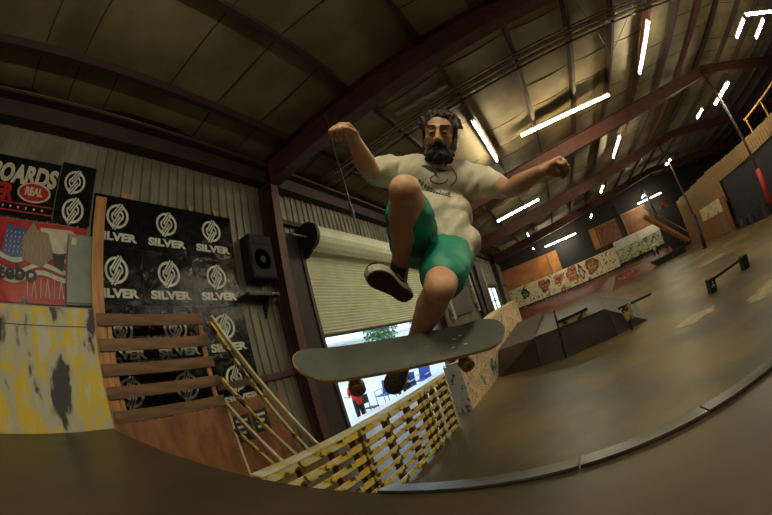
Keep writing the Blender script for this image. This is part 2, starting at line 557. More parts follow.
# eaves: dark girt, gutter-like pipe
struct('trim_70', MB().box((WL + .03, WB, 4.28), (-4.95, WF, 4.62)).box((WL + .03, WB, 4.62), (-4.75, WF, 4.68)), 'purlin')
struct('trim_71', MB().box((WL + .03, WB, 4.98), (-4.9, WF, 5.12)), 'purlin')
struct('trim_72', MB().box((WL + .03, DY1 + 0.1, 1.95), (-5.12, WF, 2.1)).box((WL + .03, 2.8, -0.12), (-5.14, 5.0, 0.0)), 'darkprimer')

# ---------------------------------------------------------------- platform the photographer lies on and its quarter pipe
DZT = -0.40
DE = 0.66
struct('platform', MB().box((-4.72, WB + .02, FL), (14.0, DE, DZT)), 'deck')
mb = MB()
prof = []
R_ = 1.9
for k in range(13):
    t = k / 12 * math.acos(1 - (DZT - FL) / R_)
    prof.append((R_ * math.sin(t), FL + R_ * (1 - math.cos(t))))
foot = prof[-1][0]
pp = [(DE + .002 + (foot - a), z) for a, z in prof]
poly = [(-2.05, y, z) for y, z in pp] + [(-2.05, DE + .002, FL)]
mb.prism(poly, (16.0, 0, 0))
mb.build('quarter_pipe', 'deck', label='brown quarter pipe falling away below the steel lip of the platform', cat='ramp', smooth=False)
t = thing('coping_plate', 'grey steel plate along the lip of the platform in the foreground', 'metal edge', (0.5, DE + .03, DZT - .01))
for a, b in ((-0.56, -0.045), (-0.04, 0.275), (0.28, 0.9), (0.905, 3.2), (3.205, 7.0), (7.005, 13.9)):
    MB().add([(a, DE - .005, DZT + .012), (b, DE - .005, DZT + .012), (b, DE + .065, DZT - .004), (a, DE + .065, DZT - .004),
              (a, DE - .005, DZT + .004), (b, DE - .005, DZT + .004), (b, DE + .065, DZT - .012), (a, DE + .065, DZT - .012)],
             [(0, 1, 2, 3), (7, 6, 5, 4), (0, 4, 5, 1), (1, 5, 6, 2), (2, 6, 7, 3), (3, 7, 4, 0)]).build('plate', 'steel', t)

# ---------------------------------------------------------------- steel frames
FR = [4.85, 13.3, 21.3, 29.3]
PLACE = ['nearest, over the skater', 'second from the near end', 'third from the near end', 'farthest, close to the far wall']
for k, y in enumerate(FR):
    t = thing('steel_rafter', 'rusty red steel rafter spanning the roof, ' + PLACE[k], 'beam', (-4.6, y, 4.6), 'roof rafters')
    hw = 0.16 if k == 0 else 0.13
    for (x0, x1) in ((-5.0, RIDGE), (RIDGE, WR - .1)):
        d = 0.5 if x0 < 0 else 0.42
        z0, z1 = roof(x0) - (.14 if k == 0 else .36), roof(x1) - (.14 if k == 0 else .36)
        e = 0.0
        dp0, dp1 = (0.72, 0.48) if x0 < 0 else (0.48, 0.62)
        web = MB().add([(x0, y - .012, z0), (x1, y - .012, z1), (x1, y - .012, z1 - dp1), (x0, y - .012, z0 - dp0),
                        (x0, y + .012, z0), (x1, y + .012, z1), (x1, y + .012, z1 - dp1), (x0, y + .012, z0 - dp0)],
                       [(0, 1, 2, 3), (7, 6, 5, 4), (0, 4, 5, 1), (1, 5, 6, 2), (2, 6, 7, 3), (3, 7, 4, 0)])
        web.build('web', 'primer', t)
        for za, zb in ((z0, z1), (z0 - dp0, z1 - dp1)):
            MB().bar((x0, y, za), (x1, y, zb), hw * 2, 0.03).build('flange', 'primer', t)
    # wall column with a tapering haunch
    c = thing('steel_column', 'rusty steel wall column under the rafter ' + ['left of the roll-up door', 'just past the roll-up door', 'beyond the dark wall bay', 'near the far window'][k], 'column', (-5.0, y, FL), 'wall columns')
    MB().prism([(-5.2, y - .012, FL), (-4.95, y - .012, FL), (-4.72, y - .012, 4.7), (-5.2, y - .012, 4.7)], (0, .024, 0)).build('web', 'darkprimer', c)
    MB().bar((-4.95, y, FL), (-4.72, y, 4.7), 0.02, 0.22, up=(0, 1, 0)).build('flange', 'primer', c)
    MB().box((-5.21, y - .11, FL), (-5.19, y + .11, 4.7)).build('flange', 'primer', c)
# bracing rods, conduits and torn foil in the roof
mb = MB()
for j, (y, dz, r) in enumerate([(6.72, -.20, .026), (6.84, -.22, .034), (6.95, -.19, .022), (7.08, -.23, .03), (7.2, -.20, .02), (7.34, -.22, .03)]):
    if j == 0:
        t = thing('conduit_bundle', 'bundle of rusty conduits crossing under the roof above the skater', 'pipes', (0, 7, 5.1))
    MB().tube((-5.0, y, roof(-5) + dz), (12.4, y, roof(12.4) + dz), r, n=6).build('conduit', ['rust', 'pipe', 'chain', 'rust', 'pipe', 'chain'][j], t)
for j, (x0, x1, y, wd_) in enumerate([(-1.9, -.4, 7.4, .22), (.0, 1.4, 7.35, .18), (3.5, 5.0, 7.2, .25), (5.2, 6.7, 7.0, .35), (-1.9, -.4, 6.5, .15)]):
    mb = MB()
    n_ = 14
    mb.strip([[V((x0 + (x1 - x0) * q / n_, y + s_ * wd_ / 2, roof(x0) - .08 + .05 * noise.noise(V((q * .7, s_ * 3, j))))) for q in range(n_ + 1)] for s_ in (-1, -.3, .3, 1)])
    mb.build('foil_strip', 'torn', label=['torn strip of roof foil above the head of the skater', 'torn strip of roof foil behind the slanted bright tube', 'torn strip of roof foil left of the upright bright tube', 'torn strip of roof foil at the top beside the upright tube', 'narrow torn strip of foil left of the head of the skater'][j], cat='foil', solid=.004)
for j, (a, b) in enumerate([((-4.0, 5.2, 4.95), (-.3, 13.0, 5.25)), ((3.4, 5.2, 5.6), (6.9, 13.0, 5.9)), ((6.9, 5.2, 5.9), (3.4, 13.0, 5.6)), ((-2.1, 13.6, 5.1), (3.4, 21, 5.55)), ((3.4, 13.6, 5.6), (-2.1, 21, 5.1))]):
    MB().tube(a, b, .009, n=6).build('brace_rod', 'chain', label=['thin brace rod behind the head of the skater', 'thin brace rod left of the upright tube rising right', 'thin brace rod crossing beside the upright tube', 'thin brace rod rising right in the second roof bay', 'thin brace rod falling right in the second roof bay'][j], cat='rod', group='roof bracing')
MB().tube((-4.86, WB + .1, 4.74), (-4.86, 5.0, 4.74), .045).tube((-4.86, 5.0, 4.74), (-4.86, WF - .1, 4.74), .045).build('eave_pipe', 'pipe', label='long grey pipe along the eaves above the left wall', cat='pipe', smooth=True)


# ---------------------------------------------------------------- lamps
def lamp(cx, cy, z, L, axis, label, warm=False, double=False, tilt=0.0, shade=0.0):
    d = V((1, tilt, 0)).normalized() if axis == 'x' else V((tilt, 1, 0)).normalized()
    s_ = V((-d.y, d.x, 0))
    c = V((cx, cy, z))
    t = thing('fluorescent_lamp', label, 'lamp', c + V((0, 0, .04)), 'ceiling lamps')
    MB().obox(c + V((0, 0, .085)), d, s_, V((0, 0, 1)), L / 2 + .03, .06 if not double else .12, .03).build('housing', 'housing', t, bevel=.008)
    for o in ((0,) if not double else (-.07, .07)):
        MB().tube(c - d * (L / 2) + s_ * o, c + d * (L / 2) + s_ * o, .03, n=12).build('tube', 'tubewarm' if warm else 'tube', t, smooth=True)
        for e in (-1, 1):
            MB().obox(c + d * (e * (L / 2 + .015)) + s_ * o + V((0, 0, .02)), d, s_, V((0, 0, 1)), .015, .035, .045).build('end_cap', 'housing', t)
    if shade:
        for e in (-1, 1):
            MB().bar(c + s_ * (e * .06) + V((0, 0, .06)) - d * (L / 2), c + s_ * (e * .06) + V((0, 0, .06)) + d * (L / 2), .012, .012).build('reflector_rib', 'housing', t)
            a_, b_ = c + s_ * (e * .05) + V((0, 0, .062)), c + s_ * (e * shade) + V((0, 0, .012))
            MB().strip([[a_ - d * (L / 2), a_ + d * (L / 2)], [b_ - d * (L / 2), b_ + d * (L / 2)]]).build('reflector', 'housing', t, solid=.006)
    for e in (-1, 1):
        p = c + d * (e * L * .38) + V((0, 0, .11))
        MB().tube(p, (p.x, p.y, roof(p.x) + .06), .006, n=6).build('hanger', 'chain', t)


lamp(2.77, 10.6, 5.1, 3.77, 'x', 'long warm fluorescent tube slanting right of the head of the skater', warm=True, tilt=-.055)
lamp(-.36, 10.1, 5.1, 3.3, 'y', 'bright fluorescent tube directly behind the head of the skater')
lamp(6.5, 8.98, 5.45, 2.97, 'y', 'upright white fluorescent tube near the top of the photo')
lamp(6.2, 17.3, 5.4, 2.95, 'y', 'white tube hung just past the second rafter, above the raised fist')
lamp(10.7, 7.4, 4.3, 1.1, 'y', 'short tube at the top right, left of its pair')
lamp(12.7, 7.7, 4.3, 1.2, 'y', 'short tube at the top right, right of its pair')
lamp(12.2, 6.7, 4.35, 2.6, 'x', 'tube lying crosswise above the pair at the top right')
lamp(12.6, 13.3, 4.5, 2.2, 'y', 'double tube fitting by the top of the tall post at the right', double=True)
lamp(11.1, 14.5, 4.4, 1.0, 'y', 'glowing stub of tube left of the tall post at the right')
lamp(-.6, 16.8, 4.3, 2.6, 'x', 'dim fitting under the raised forearm, across the second roof bay', tilt=-.3)
lamp(.9, -.7, 3.3, 2.0, 'y', 'added low double tube over the platform, out of view, nearest the left wall', double=True)  # unseen lamp, added to light the skater from the front
lamp(5.1, .4, 4.4, 2.4, 'y', 'added single tube over the platform, out of view, farther from the left wall')  # also added out of view, fills light on the skater and roof lining
lamp(-.86, 24.5, 4.3, 1.2, 'y', 'small glowing tube in the third roof bay on the left')
lamp(-1.07, 30.6, 4.0, 1.0, 'y', 'tiny glowing tube left of the long far tube')
lamp(1.7, 32.2, 3.95, 3.3, 'x', 'long white tube before the far wall on the left', tilt=-.05)
lamp(4.8, 27.6, 4.2, 1.3, 'y', 'small glowing tube above the dark far panel')
lamp(4.93, 20.3, 4.3, 1.5, 'y', 'glowing tube at the foot of the third rafter')
lamp(12.4, 32.3, 4.1, 3.1, 'x', 'long white tube before the far wall at its right end')
lamp(11.2, 30.6, 4.32, 1.1, 'y', 'tiny tube beside the long one at the right end of the far wall')
lamp(10.95, 21.3, 4.3, 1.2, 'y', 'glowing oval tube halfway along the right side')

# ---------------------------------------------------------------- left wall: banner, flag, posters
def logo(c, r, parent, m='white'):
    mb = MB()
    ring(mb, c, U, W3, r * .80, r, .003, 88, 252, 18)
    ring(mb, c, U, W3, r * .80, r, .003, -92, 72, 18)
    d = V((0, math.cos(math.radians(57)), math.sin(math.radians(57))))
    p = V((0, d.z, -d.y))
    for k in (-1, 0, 1):
        for s_ in (1, -1):
            a = V(c) + p * (s_ * -.24 * r + k * .2 * r) - d * (s_ * (.18 * r))
            b = V(c) + p * (s_ * -.24 * r + k * .2 * r) + d * (s_ * (1.12 * r - abs(k) * .08 * r))
            mb.obox((a + b) / 2 + V((.0015, 0, 0)), d, p, V((1, 0, 0)), (b - a).length / 2, .065 * r, .0016)
    # hooks closing the S
    ring(mb, V(c) + V((0, -.02 * r, 0)), U, W3, r * .42, r * .56, .003, 150, 235, 8)
    ring(mb, V(c) + V((0, .02 * r, 0)), U, W3, r * .42, r * .56, .003, -30, 55, 8)
    return mb.build('logo', m, parent)


def sheet(y0, y1, z0, z1, x, amp, n=14, k=0):
    mb = MB()
    rows = []
    for i in range(n + 1):
        r = []
        for j in range(n + 1):
            y, z = y0 + (y1 - y0) * j / n, z0 + (z1 - z0) * i / n
            e = min(j, n - j, i, n - i) > 0
            r.append(V((x + (amp * (noise.noise(V((y * 4, z * 4, k))) - .2) if e else 0), y, z)))
        rows.append(r)
    return mb.strip(rows)


PX = WL + .06
ROWN = ['top row', 'second row', 'third row', 'bottom row']
COLN = ['beside the pine post', 'middle column', 'column nearest the loudspeaker']
for r in range(4):
    for c in range(3):
        y0 = .70 + c * 1.03
        z1 = 3.26 - r * .945
        t = thing('poster', 'glossy black poster with white swirl logo, ' + ROWN[r] + ', ' + COLN[c], 'poster', (PX, y0 + .51, z1 - .94), 'black logo posters')
        sheet(y0, y0 + 1.025, z1 - .94, z1, PX, .0, k=r * 5 + c).build('sheet', 'blackplastic', t, solid=-.004)
        logo((PX + .008, y0 + .51, z1 - .38), .225, t)
        letters('SILVER', .15, 'white', (PX + .008, y0 + .52, z1 - .755), U, W3, t, bold=.05, width=.80)
t = thing('poster', 'narrow black poster with two white swirl logos, left of the pine post', 'poster', (PX, .3, 2.62))
sheet(-.08, .66, 2.62, 3.74, PX, 0, k=40).build('sheet', 'blackplastic', t, solid=-.004)
logo((PX + .008, .25, 3.38), .22, t)
logo((PX + .008, .30, 2.85), .22, t)

t = thing('banner', 'dark banner with cream and red capitals at the left edge', 'banner', (PX, -1.4, 2.62))
sheet(-2.9, -.10, 2.62, 3.66, PX, 0, k=50).build('sheet', 'blackplastic', t, solid=-.004)
letters('BOARDS', .36, 'cream', (PX + .008, -.87, 3.345), U, W3, t, bold=.05, width=1.50, slant=.08, label='cream capitals')
letters('ER', .30, 'red_ink', (PX + .008, -1.20, 3.0), U, W3, t, bold=.05, width=.42, label='red capitals')
mb = MB()
ring(mb, (PX + .010, -.56, 3.05), U, W3, 0.0, .36, .004, n=40, ky=.5)
b_ = mb.build('badge', 'cream', t, label='red oval badge with a cream rim')
mb = MB()
ring(mb, (PX + .016, -.56, 3.05), U, W3, 0.0, .32, .004, n=40, ky=.47)
mb.build('field', 'red_ink', b_)
letters('REAL', .15, 'cream', (PX + .022, -.56, 3.06), U, W3, b_, bold=.05, width=.38)
for z in (2.83, 2.70):
    MB().box((PX + .006, -2.9, z - .012), (PX + .010, -.10, z + .012)).build('red_line', 'red_ink', t)
for k in range(7):
    c = V((PX + .008, -.32 - k * .17, 2.765))
    P = []
    for j in range(10):
        rr = .032 if j % 2 == 0 else .014
        P.append(c + U * (rr * math.sin(j * PI / 5)) + W3 * (rr * math.cos(j * PI / 5)))
    MB().prism(P, (.003, 0, 0)).build('star', 'cream', t)
t = thing('flag_banner', 'red glossy banner with a flag and flowing white stripes, below the dark banner', 'banner', (PX, -.5, 1.33))
sheet(-2.6, .62, 1.33, 2.57, PX, 0, k=60).build('sheet', 'red_ink', t, solid=-.004)
mb = MB().prism([(PX + .008, -.98, 2.47), (PX + .008, -1.04, 1.98), (PX + .008, -.62, 1.93), (PX + .008, -.5, 2.42)], (.003, 0, 0))
ca = mb.build('canton', 'blue_ink', t)
for i in range(5):
    for j in range(5):
        MB().box((PX + .012, -.97 + i * .085 + .01 * (j % 2), 2.05 + j * .075), (PX + .014, -.95 + i * .085 + .01 * (j % 2), 2.07 + j * .075)).build('star', 'white', ca)
for k, (za, m_) in enumerate([(1.96, 'white'), (1.86, 'red_ink'), (1.78, 'white'), (1.69, 'red_ink'), (1.66, 'white')]):
    mb = MB()
    lo, hi = [], []
    for q in range(25):
        y = -1.3 + q * .068
        z = za + .06 * math.sin(q * .42 + 1.2) + .004 * q - .0
        lo.append(V((PX + .012 + k * .001, y, z - .035)))
        hi.append(V((PX + .012 + k * .001, y, z + .035)))
    mb.strip([lo, hi]).build('stripe', m_, t, solid=.002)
MB().prism([(PX + .016, -.45, 2.56), (PX + .016, -.62, 2.3), (PX + .016, -.60, 1.95), (PX + .016, -.2, 1.86), (PX + .016, .02, 2.05), (PX + .016, -.12, 2.4), (PX + .016, -.35, 2.44)], (.003, 0, 0)).build('tan_figure', 'tan_ink', t)
MB().prism([(PX + .015, -.3, 2.48), (PX + .015, -.15, 2.05), (PX + .015, .25, 2.12), (PX + .015, .5, 2.4), (PX + .015, .3, 2.5)], (.002, 0, 0)).build('white_swoosh', 'cream', t)
MB().prism([(PX + .018, -.02, 2.10), (PX + .018, .02, 1.92), (PX + .018, .2, 1.82), (PX + .018, .24, 2.08)], (.002, 0, 0)).build('dark_patch', 'black', t)
letters('tebo', .25, 'black', (PX + .022, -.68, 1.76), U, W3, t, bold=.03, width=.80, label='black lower case letters')
mb = MB()
for k in range(9):
    y = -.46 + k * .085
    mb.bar((PX + .01, y, 1.42), (PX + .012, y + .05 * math.sin(k * 2.1), 1.70), .014, .003, up=(1, 0, 0))
mb.build('wrinkle_highlights', 'cream', t)

t = thing('electrical_box', 'grey green metal cabinet on the wall left of the pine post', 'cabinet', (-5.1, .48, 1.30))
MB().box((WL + .04, .26, 1.30), (-5.02, .76, 2.38)).build('case', 'greybox', t, bevel=.01)
MB().box((-5.02, .29, 1.33), (-5.00, .73, 2.35)).build('door', 'greybox', t, bevel=.004)
MB().box((-5.00, .33, 2.20), (-4.995, .42, 2.31)).build('sticker', 'cream', t)

# yellow wall panel of the side ramp
t = thing('painted_panel', 'curved white and yellow spray painted plywood panel at the left edge', 'ramp', (-4.75, -1, DZT))
mb = MB()
rows = []
for k in range(13):
    z = DZT + 1.60 * k / 12
    bow = .10 * (1 - k / 12) ** 2
    rows.append([V((-4.82 + bow, y, z)) for y in (-4.5, -3, -1.5, -.5, .2, .695)])
mb.strip(rows)
mb.build('face', 'yellowpaint', t, solid=.03)
mb = MB().bar((-4.785, -4.5, .95), (-4.785, .69, .95), .012, .008, up=(1, 0, 0)).build('seam', 'black', t)
MB().box((-5.15, -4.5, 1.18), (-4.80, .69, 1.215)).build('top_ledge', 'greybox', t)
t = thing('spray_bottle', 'small turquoise bottle standing on top of the yellow painted panel', 'bottle', (-4.95, -.50, 1.215))
MB().tube((-4.95, -.50, 1.215), (-4.95, -.50, 1.315), .035).build('body', 'turq', t, smooth=True)
MB().tube((-4.95, -.50, 1.315), (-4.95, -.50, 1.365), .014).build('cap', 'white', t, smooth=True)

# rack of brown boards in front of the posters
t = thing('board_rack', 'brown wooden guard rail of horizontal boards with a tall pine post', 'guard rail', (-4.8, 1.7, DZT))
MB().box((-4.86, .69, DZT), (-4.82, .895, 2.98)).build('post', 'wood', t, bevel=.004, label='tall orange pine post')
MB().box((-4.86, .90, -.35), (-4.82, .98, 1.10)).build('upright', 'wood', t, bevel=.004)
MB().box((-4.86, 2.52, -.35), (-4.82, 2.60, 1.10)).build('upright', 'wood', t, bevel=.004)
for z, a, b in ((1.06, .74, 2.60), (.71, .74, 2.64), (.37, .72, 2.66), (.06, .74, 2.68), (-.27, .76, 2.68)):
    MB().box((-4.82, a, z - .085), (-4.78, b, z + .085)).build('board', 'woodh', t, bevel=.005)
    mb = MB()
    for y in (.92, 2.56):
        for dz in (-.04, .04):
            mb.tube((-4.78, y, z + dz), (-4.774, y, z + dz), .008, n=6)
t = thing('plywood_board', 'red brown plywood panel under the brown guard rail', 'panel', (-4.78, 1.7, FL))
MB().box((-4.80, .68, FL), (-4.77, 2.66, -.36)).build('sheet', 'ply', t)
MB().box((-4.80, 2.66, FL), (-4.75, 2.70, -.33)).build('edge_strip', 'slatcap', t, label='pale edge strip')
# small bits of wood over the posters
for k, (y, w_) in enumerate(((1.25, .25), (2.15, .07), (2.75, .09), (3.35, .08))):
    MB().box((PX + .005, y, 3.24), (PX + .03, y + w_, 3.34)).build('wood_cleat', 'wood', label='small pine cleat holding the top of the posters, ' + ['leftmost', 'second from left', 'third from left', 'nearest the speaker'][k], cat='cleat', group='poster cleats')
# brown sheet low on the wall behind the yellow rails, with notices
MB().box((WL + .05, 2.75, FL), (-5.17, 4.2, -.35)).build('wall_plywood', 'ply', label='brown plywood sheet low on the wall behind the yellow rails', cat='panel')
for (y0, y1, z0, z1, lb) in ((2.92, 3.30, -1.10, -.62, 'small black notice on the low plywood, left one'), (3.36, 3.72, -1.02, -.60, 'small black notice on the low plywood, right one')):
    t = thing('notice', lb, 'sign', (-5.16, y0, z0), 'black notices')
    MB().box((-5.168, y0, z0), (-5.16, y1, z1)).build('plate', 'black', t)
    for k in range(3):
        MB().box((-5.16, y0 + .06, z1 - .12 - k * .11), (-5.157, y1 - .06 - .05 * k, z1 - .07 - k * .11)).build('white_line', 'white', t)

# yellow rails leaning down to the floor
t = thing('slanting_rails', 'yellow wooden rails slanting steeply from the guard rail down to the floor', 'railing', (-4.7, 3.2, FL))
for k, (ya, za, yb, zb) in enumerate(((2.72, 1.08, 4.37, FL + .05), (2.67, .98, 4.06, FL + .05), (2.66, .10, 3.78, FL + .05), (2.62, -.32, 3.42, FL + .05), (2.67, -.76, 3.24, FL + .05))):
    MB().bar((-4.70 + .02 * (k % 2), ya, za), (-4.70 + .02 * (k % 2), yb, zb), .045, .10, up=(1, 0, 0)).build('rail', 'slatcap' if k in (0, 3) else 'slat', t, bevel=.004)
# speaker
t = thing('speaker', 'black loudspeaker hung on the wall between posters and red column', 'speaker', (-4.98, 4.25, 1.75))
MB().box((WL + .05, 3.95, 1.85), (-4.85, 4.60, 2.80)).build('cabinet', 'blackcloth', t, bevel=.03)
mb = MB()
for a, b, ra, rb in ((-4.85, -4.84, .25, .25), (-4.84, -4.87, .22, .10)):
    mb.tube((a, 4.25, 2.25), (b, 4.25, 2.25), ra, rb, n=28)
mb.build('cone', 'blackcloth', t, smooth=False)
MB().ball((-4.855, 4.25, 2.25), (.03, .09, .09)).build('dust_cap', 'corr_dark', t, smooth=True)
MB().box((-4.852, 4.05, 2.58), (-4.84, 4.5, 2.72)).build('horn', 'blackcloth', t, bevel=.004)
t = thing('wall_bracket', 'dark shelf bracket with a small pale knob below the loudspeaker', 'bracket', (-5.0, 4.2, 1.35))
MB().box((WL + .05, 3.75, 1.50), (-4.85, 4.55, 1.56)).build('shelf', 'black', t)
MB().prism([(WL + .05, 4.3, 1.5), (-4.9, 4.3, 1.5), (WL + .05, 4.3, 1.1)], (0, .04, 0)).build('gusset', 'black', t)
MB().ball((-4.84, 4.35, 1.53), .02).build('knob', 'white', t, smooth=True)

# ---------------------------------------------------------------- roll-up door
t = thing('roll_up_door', 'pale ribbed roll-up door half open above the bright loading bay', 'door', (-5.1, 9, .56))
mb = MB()
prof = []
z = .60
while z < 2.75:
    prof += [(-5.13, z), (-5.10, z + .035), (-5.13, z + .066), (-5.145, z + .074)]
    z += .08
mb.strip([[V((x, DY0 + .06, z)) for x, z in prof], [V((x, DY1 - .06, z)) for x, z in prof]])
mb.build('curtain', 'slab', t, solid=.004)
MB().box((-5.16, DY0 + .06, .53), (-5.08, DY1 - .06, .60)).build('bottom_bar', 'black', t)
mb = MB()
n_ = 28
P0, P1 = [], []
for k in range(n_):
    a = 2 * PI * k / n_
    rr = .31 + (.012 if k % 2 else 0)
    P0.append(V((-4.83 + rr * math.cos(a), DY0 + .12, 2.95 + rr * math.sin(a))))
    P1.append(V((-4.83 + rr * math.cos(a), DY1 - .12, 2.95 + rr * math.sin(a))))
mb.add(P0 + P1, [(k, (k + 1) % n_, n_ + (k + 1) % n_, n_ + k) for k in range(n_)] + [tuple(range(n_)), tuple(range(n_, 2 * n_))])
mb.build('roll', 'slab', t)
mb = MB()
for y in (DY0 + .08, DY1 - .08):
    mb = MB().tube((-4.83, y - .05, 2.95), (-4.83, y + .05, 2.95), .36, n=28)
    mb.prism([(-5.2, y - .03, 2.45), (-4.95, y - .03, 2.45), (-4.55, y - .03, 2.75), (-4.55, y - .03, 3.1), (-5.2, y - .03, 3.3)], (0, .06, 0))
    mb.build('end_bracket', 'black', t)
MB().tube((-4.83, DY0 - .45, 2.95), (-4.83, DY0 + .05, 2.95), .025).build('axle', 'pipe', t)
for y in (DY0 + .02, DY1 - .02):
    MB().box((-5.2, y - .05, FL), (-5.04, y + .05, 2.7)).build('track', 'darkprimer', t)
struct('door_1', MB().box((WL + .03, 5.02, FL), (-5.08, DY0 - .04, 3.1)).box((WL + .03, 5.02, 3.35), (-5.08, DY1, 3.47)).box((WL + .03, DY1 + .02, FL), (-5.08, DY1 + .4, 3.5)), 'corr_dark')
mb = MB()
mb.path([(-2.75 + .01 * math.sin(k), 4.58 + .006 * k, 4.7 - k * .22) for k in range(11)], .016, n=6)
mb.tube((-2.75, 4.64, 2.5), (-2.75, 4.64, 2.25), .035)
mb.build('pull_chain', 'chain', label='thin pull chain hanging from the near rafter beside the fist', cat='chain')

# wall bay past the door
MB().box((-5.16, 15.4, .35), (-5.1, 18.6, 2.6)).build('grey_panel', 'grey_ramp', label='dull grey sheet on the wall beyond the roll-up door', cat='panel')
for k, (y, z0, z1, m_) in enumerate(((14.7, .2, 3.4, 'torn'), (19.6, .3, 3.2, 'torn'), (23.8, -.3, 3.2, 'torn'))):
    MB().box((-5.16, y, z0), (-5.0, y + .35, z1)).build('pale_board', m_, label='pale stained upright board on the left wall, ' + ['nearest the roll-up door', 'in the middle bay', 'beside the far window'][k], cat='board', group='pale wall boards')
MB().box((WL + .06, 20.3, -.5), (-4.95, 23.4, 3.6)).build('dark_curtain', 'black', label='black hanging sheet on the left wall before the far window', cat='sheet')

# ---------------------------------------------------------------- pallet fence
def fence(y0, y1, label, seed):
    t = thing('pallet_fence', label, 'fence', (-2.2, (y0 + y1) / 2, FL), 'yellow pallet fence')
    rnd = random.Random(seed)
    H = .95
    n = 7
    for k in range(n):
        z = FL + .06 + k * (H - .10) / (n - 1)
        MB().box((-2.20, y0 + rnd.uniform(-.01, .01), z - .036), (-2.18, y1 + rnd.uniform(-.01, .01), z + .036)).build('slat', 'slat', t, bevel=.003)
    for y in (y0 + .03, (y0 * 2 + y1) / 3, (y0 + 2 * y1) / 3, y1 - .09):
        MB().box((-2.29, y, FL), (-2.205, y + .06, FL + H)).build('stringer', 'woodh', t)
    for k in (1, 4):
        z = FL + .14 + k * (H - .12) / 6
        MB().box((-2.31, y0, z - .03), (-2.295, y1, z + .03)).build('back_slat', 'slat', t)
    MB().box((-2.32, y0, FL + H), (-2.17, y1, FL + H + .022)).build('top_board', 'slatcap', t, bevel=.003)


fence(2.62, 4.22, 'yellow and black painted pallet fence, middle length', 3)
fence(4.25, 5.15, 'yellow and black painted pallet fence, short far length', 4)
fence(1.30, 2.60, 'yellow and black painted pallet fence, near length by the platform', 5)

# ---------------------------------------------------------------- low graffiti wall and ramps in the middle
t = thing('graffiti_wall', 'low curved wall covered in red and yellow graffiti behind the skateboard', 'wall', (-2.4, 9, FL))
mb = MB()
top = [(5.95, .98), (6.6, .92), (7.3, .98), (8.0, 1.12), (8.9, 1.35), (9.8, 1.55), (11, 1.66), (13, 1.75), (16, 1.85)]
A = [(-2.2, y, FL) for y, h in top] + [(-2.2, y, FL + h) for y, h in reversed(top)]
mb.prism(A, (-.32, 0, 0))
mb.build('body', 'graf', t)
MB().prism([(-2.19, 5.94, FL), (-2.53, 5.94, FL), (-2.53, 5.94, FL + .98), (-2.19, 5.94, FL + .98)], (0, -.02, 0)).build('end_face', 'grafend', t, label='grey end face with black scrawl')
top2 = [(y, h) for y, h in top]
mb = MB()
mb.strip([[V((-2.54, y, FL + h + .012)) for y, h in top2], [V((-2.17, y, FL + h + .012)) for y, h in top2]])
mb.build('top_edge', 'slatcap', t, solid=.02)
# funbox
t = thing('funbox', 'low grey topped ramp box in the middle of the floor', 'ramp', (0, 10, FL))
MB().prism([(-.95, 8.3, FL), (1.1, 8.55, FL), (1.1, 8.7, FL + .68), (-.95, 8.45, FL + .76)], (0, 0.001, 0))
zt = FL + .72
body = MB()
body.add([(-1.0, 8.30, FL), (1.15, 8.52, FL), (1.9, 14, FL), (-1.0, 14, FL), (-1.0, 8.42, zt), (1.0, 8.64, zt), (1.5, 14, zt), (-1.0, 14, zt)],
         [(0, 1, 5, 4), (1, 2, 6, 5), (2, 3, 7, 6), (3, 0, 4, 7), (0, 3, 2, 1)])
body.build('body', 'grey_ramp', t)
MB().add([(-1.0, 8.42, zt), (1.0, 8.64, zt), (1.5, 14, zt), (-1.0, 14, zt), (-1.0, 8.42, zt + .02), (1.0, 8.64, zt + .02), (1.5, 14, zt + .02), (-1.0, 14, zt + .02)],
         [(0, 1, 5, 4), (1, 2, 6, 5), (2, 3, 7, 6), (3, 0, 4, 7), (4, 5, 6, 7), (0, 3, 2, 1)]).build('top', 'grey_ramp', t)
MB().add([(1.16, 8.53, FL), (2.1, 8.7, FL), (2.9, 14, FL), (1.92, 14, FL), (1.01, 8.65, zt), (1.51, 14, zt)],
         [(0, 1, 4), (1, 2, 5, 4), (2, 3, 5), (0, 4, 5, 3), (0, 3, 2, 1)]).build('side_bank', 'grey_ramp', t)
mb = MB()
mb.add([(-2.16, 8.45, FL), (-1.01, 8.30, FL), (-1.01, 14, FL), (-2.16, 14, FL), (-2.16, 9.2, FL + .62), (-1.01, 8.44, zt), (-1.01, 14, zt + .25), (-2.16, 14, FL + .9)],
       [(0, 1, 5, 4), (1, 2, 6, 5), (2, 3, 7, 6), (3, 0, 4, 7), (4, 5, 6, 7), (0, 3, 2, 1)])
mb.build('brown_bank', 'dark_ramp', t, label='dark brown bank filling the gap to the graffiti wall')
MB().bar((-1.0, 8.41, zt + .02), (1.0, 8.63, zt + .02), .04, .03).build('coping', 'steel', t)
t = thing('grind_ledge', 'small ledge with yellow painted front and black rail on the ramp box', 'ledge', (.1, 8.9, zt + .02))
MB().add([(-.30, 8.56, zt + .02), (.50, 8.68, zt + .02), (.62, 9.7, zt + .02), (-.22, 9.7, zt + .02), (-.30, 8.56, zt + .13), (.50, 8.68, zt + .17), (.62, 9.7, zt + .17), (-.22, 9.7, zt + .13)],
         [(0, 1, 5, 4), (1, 2, 6, 5), (2, 3, 7, 6), (3, 0, 4, 7), (4, 5, 6, 7), (0, 3, 2, 1)]).build('box', 'slat', t)
MB().bar((-.34, 8.55, zt + .165), (.54, 8.67, zt + .205), .07, .07).build('rail', 'black', t)
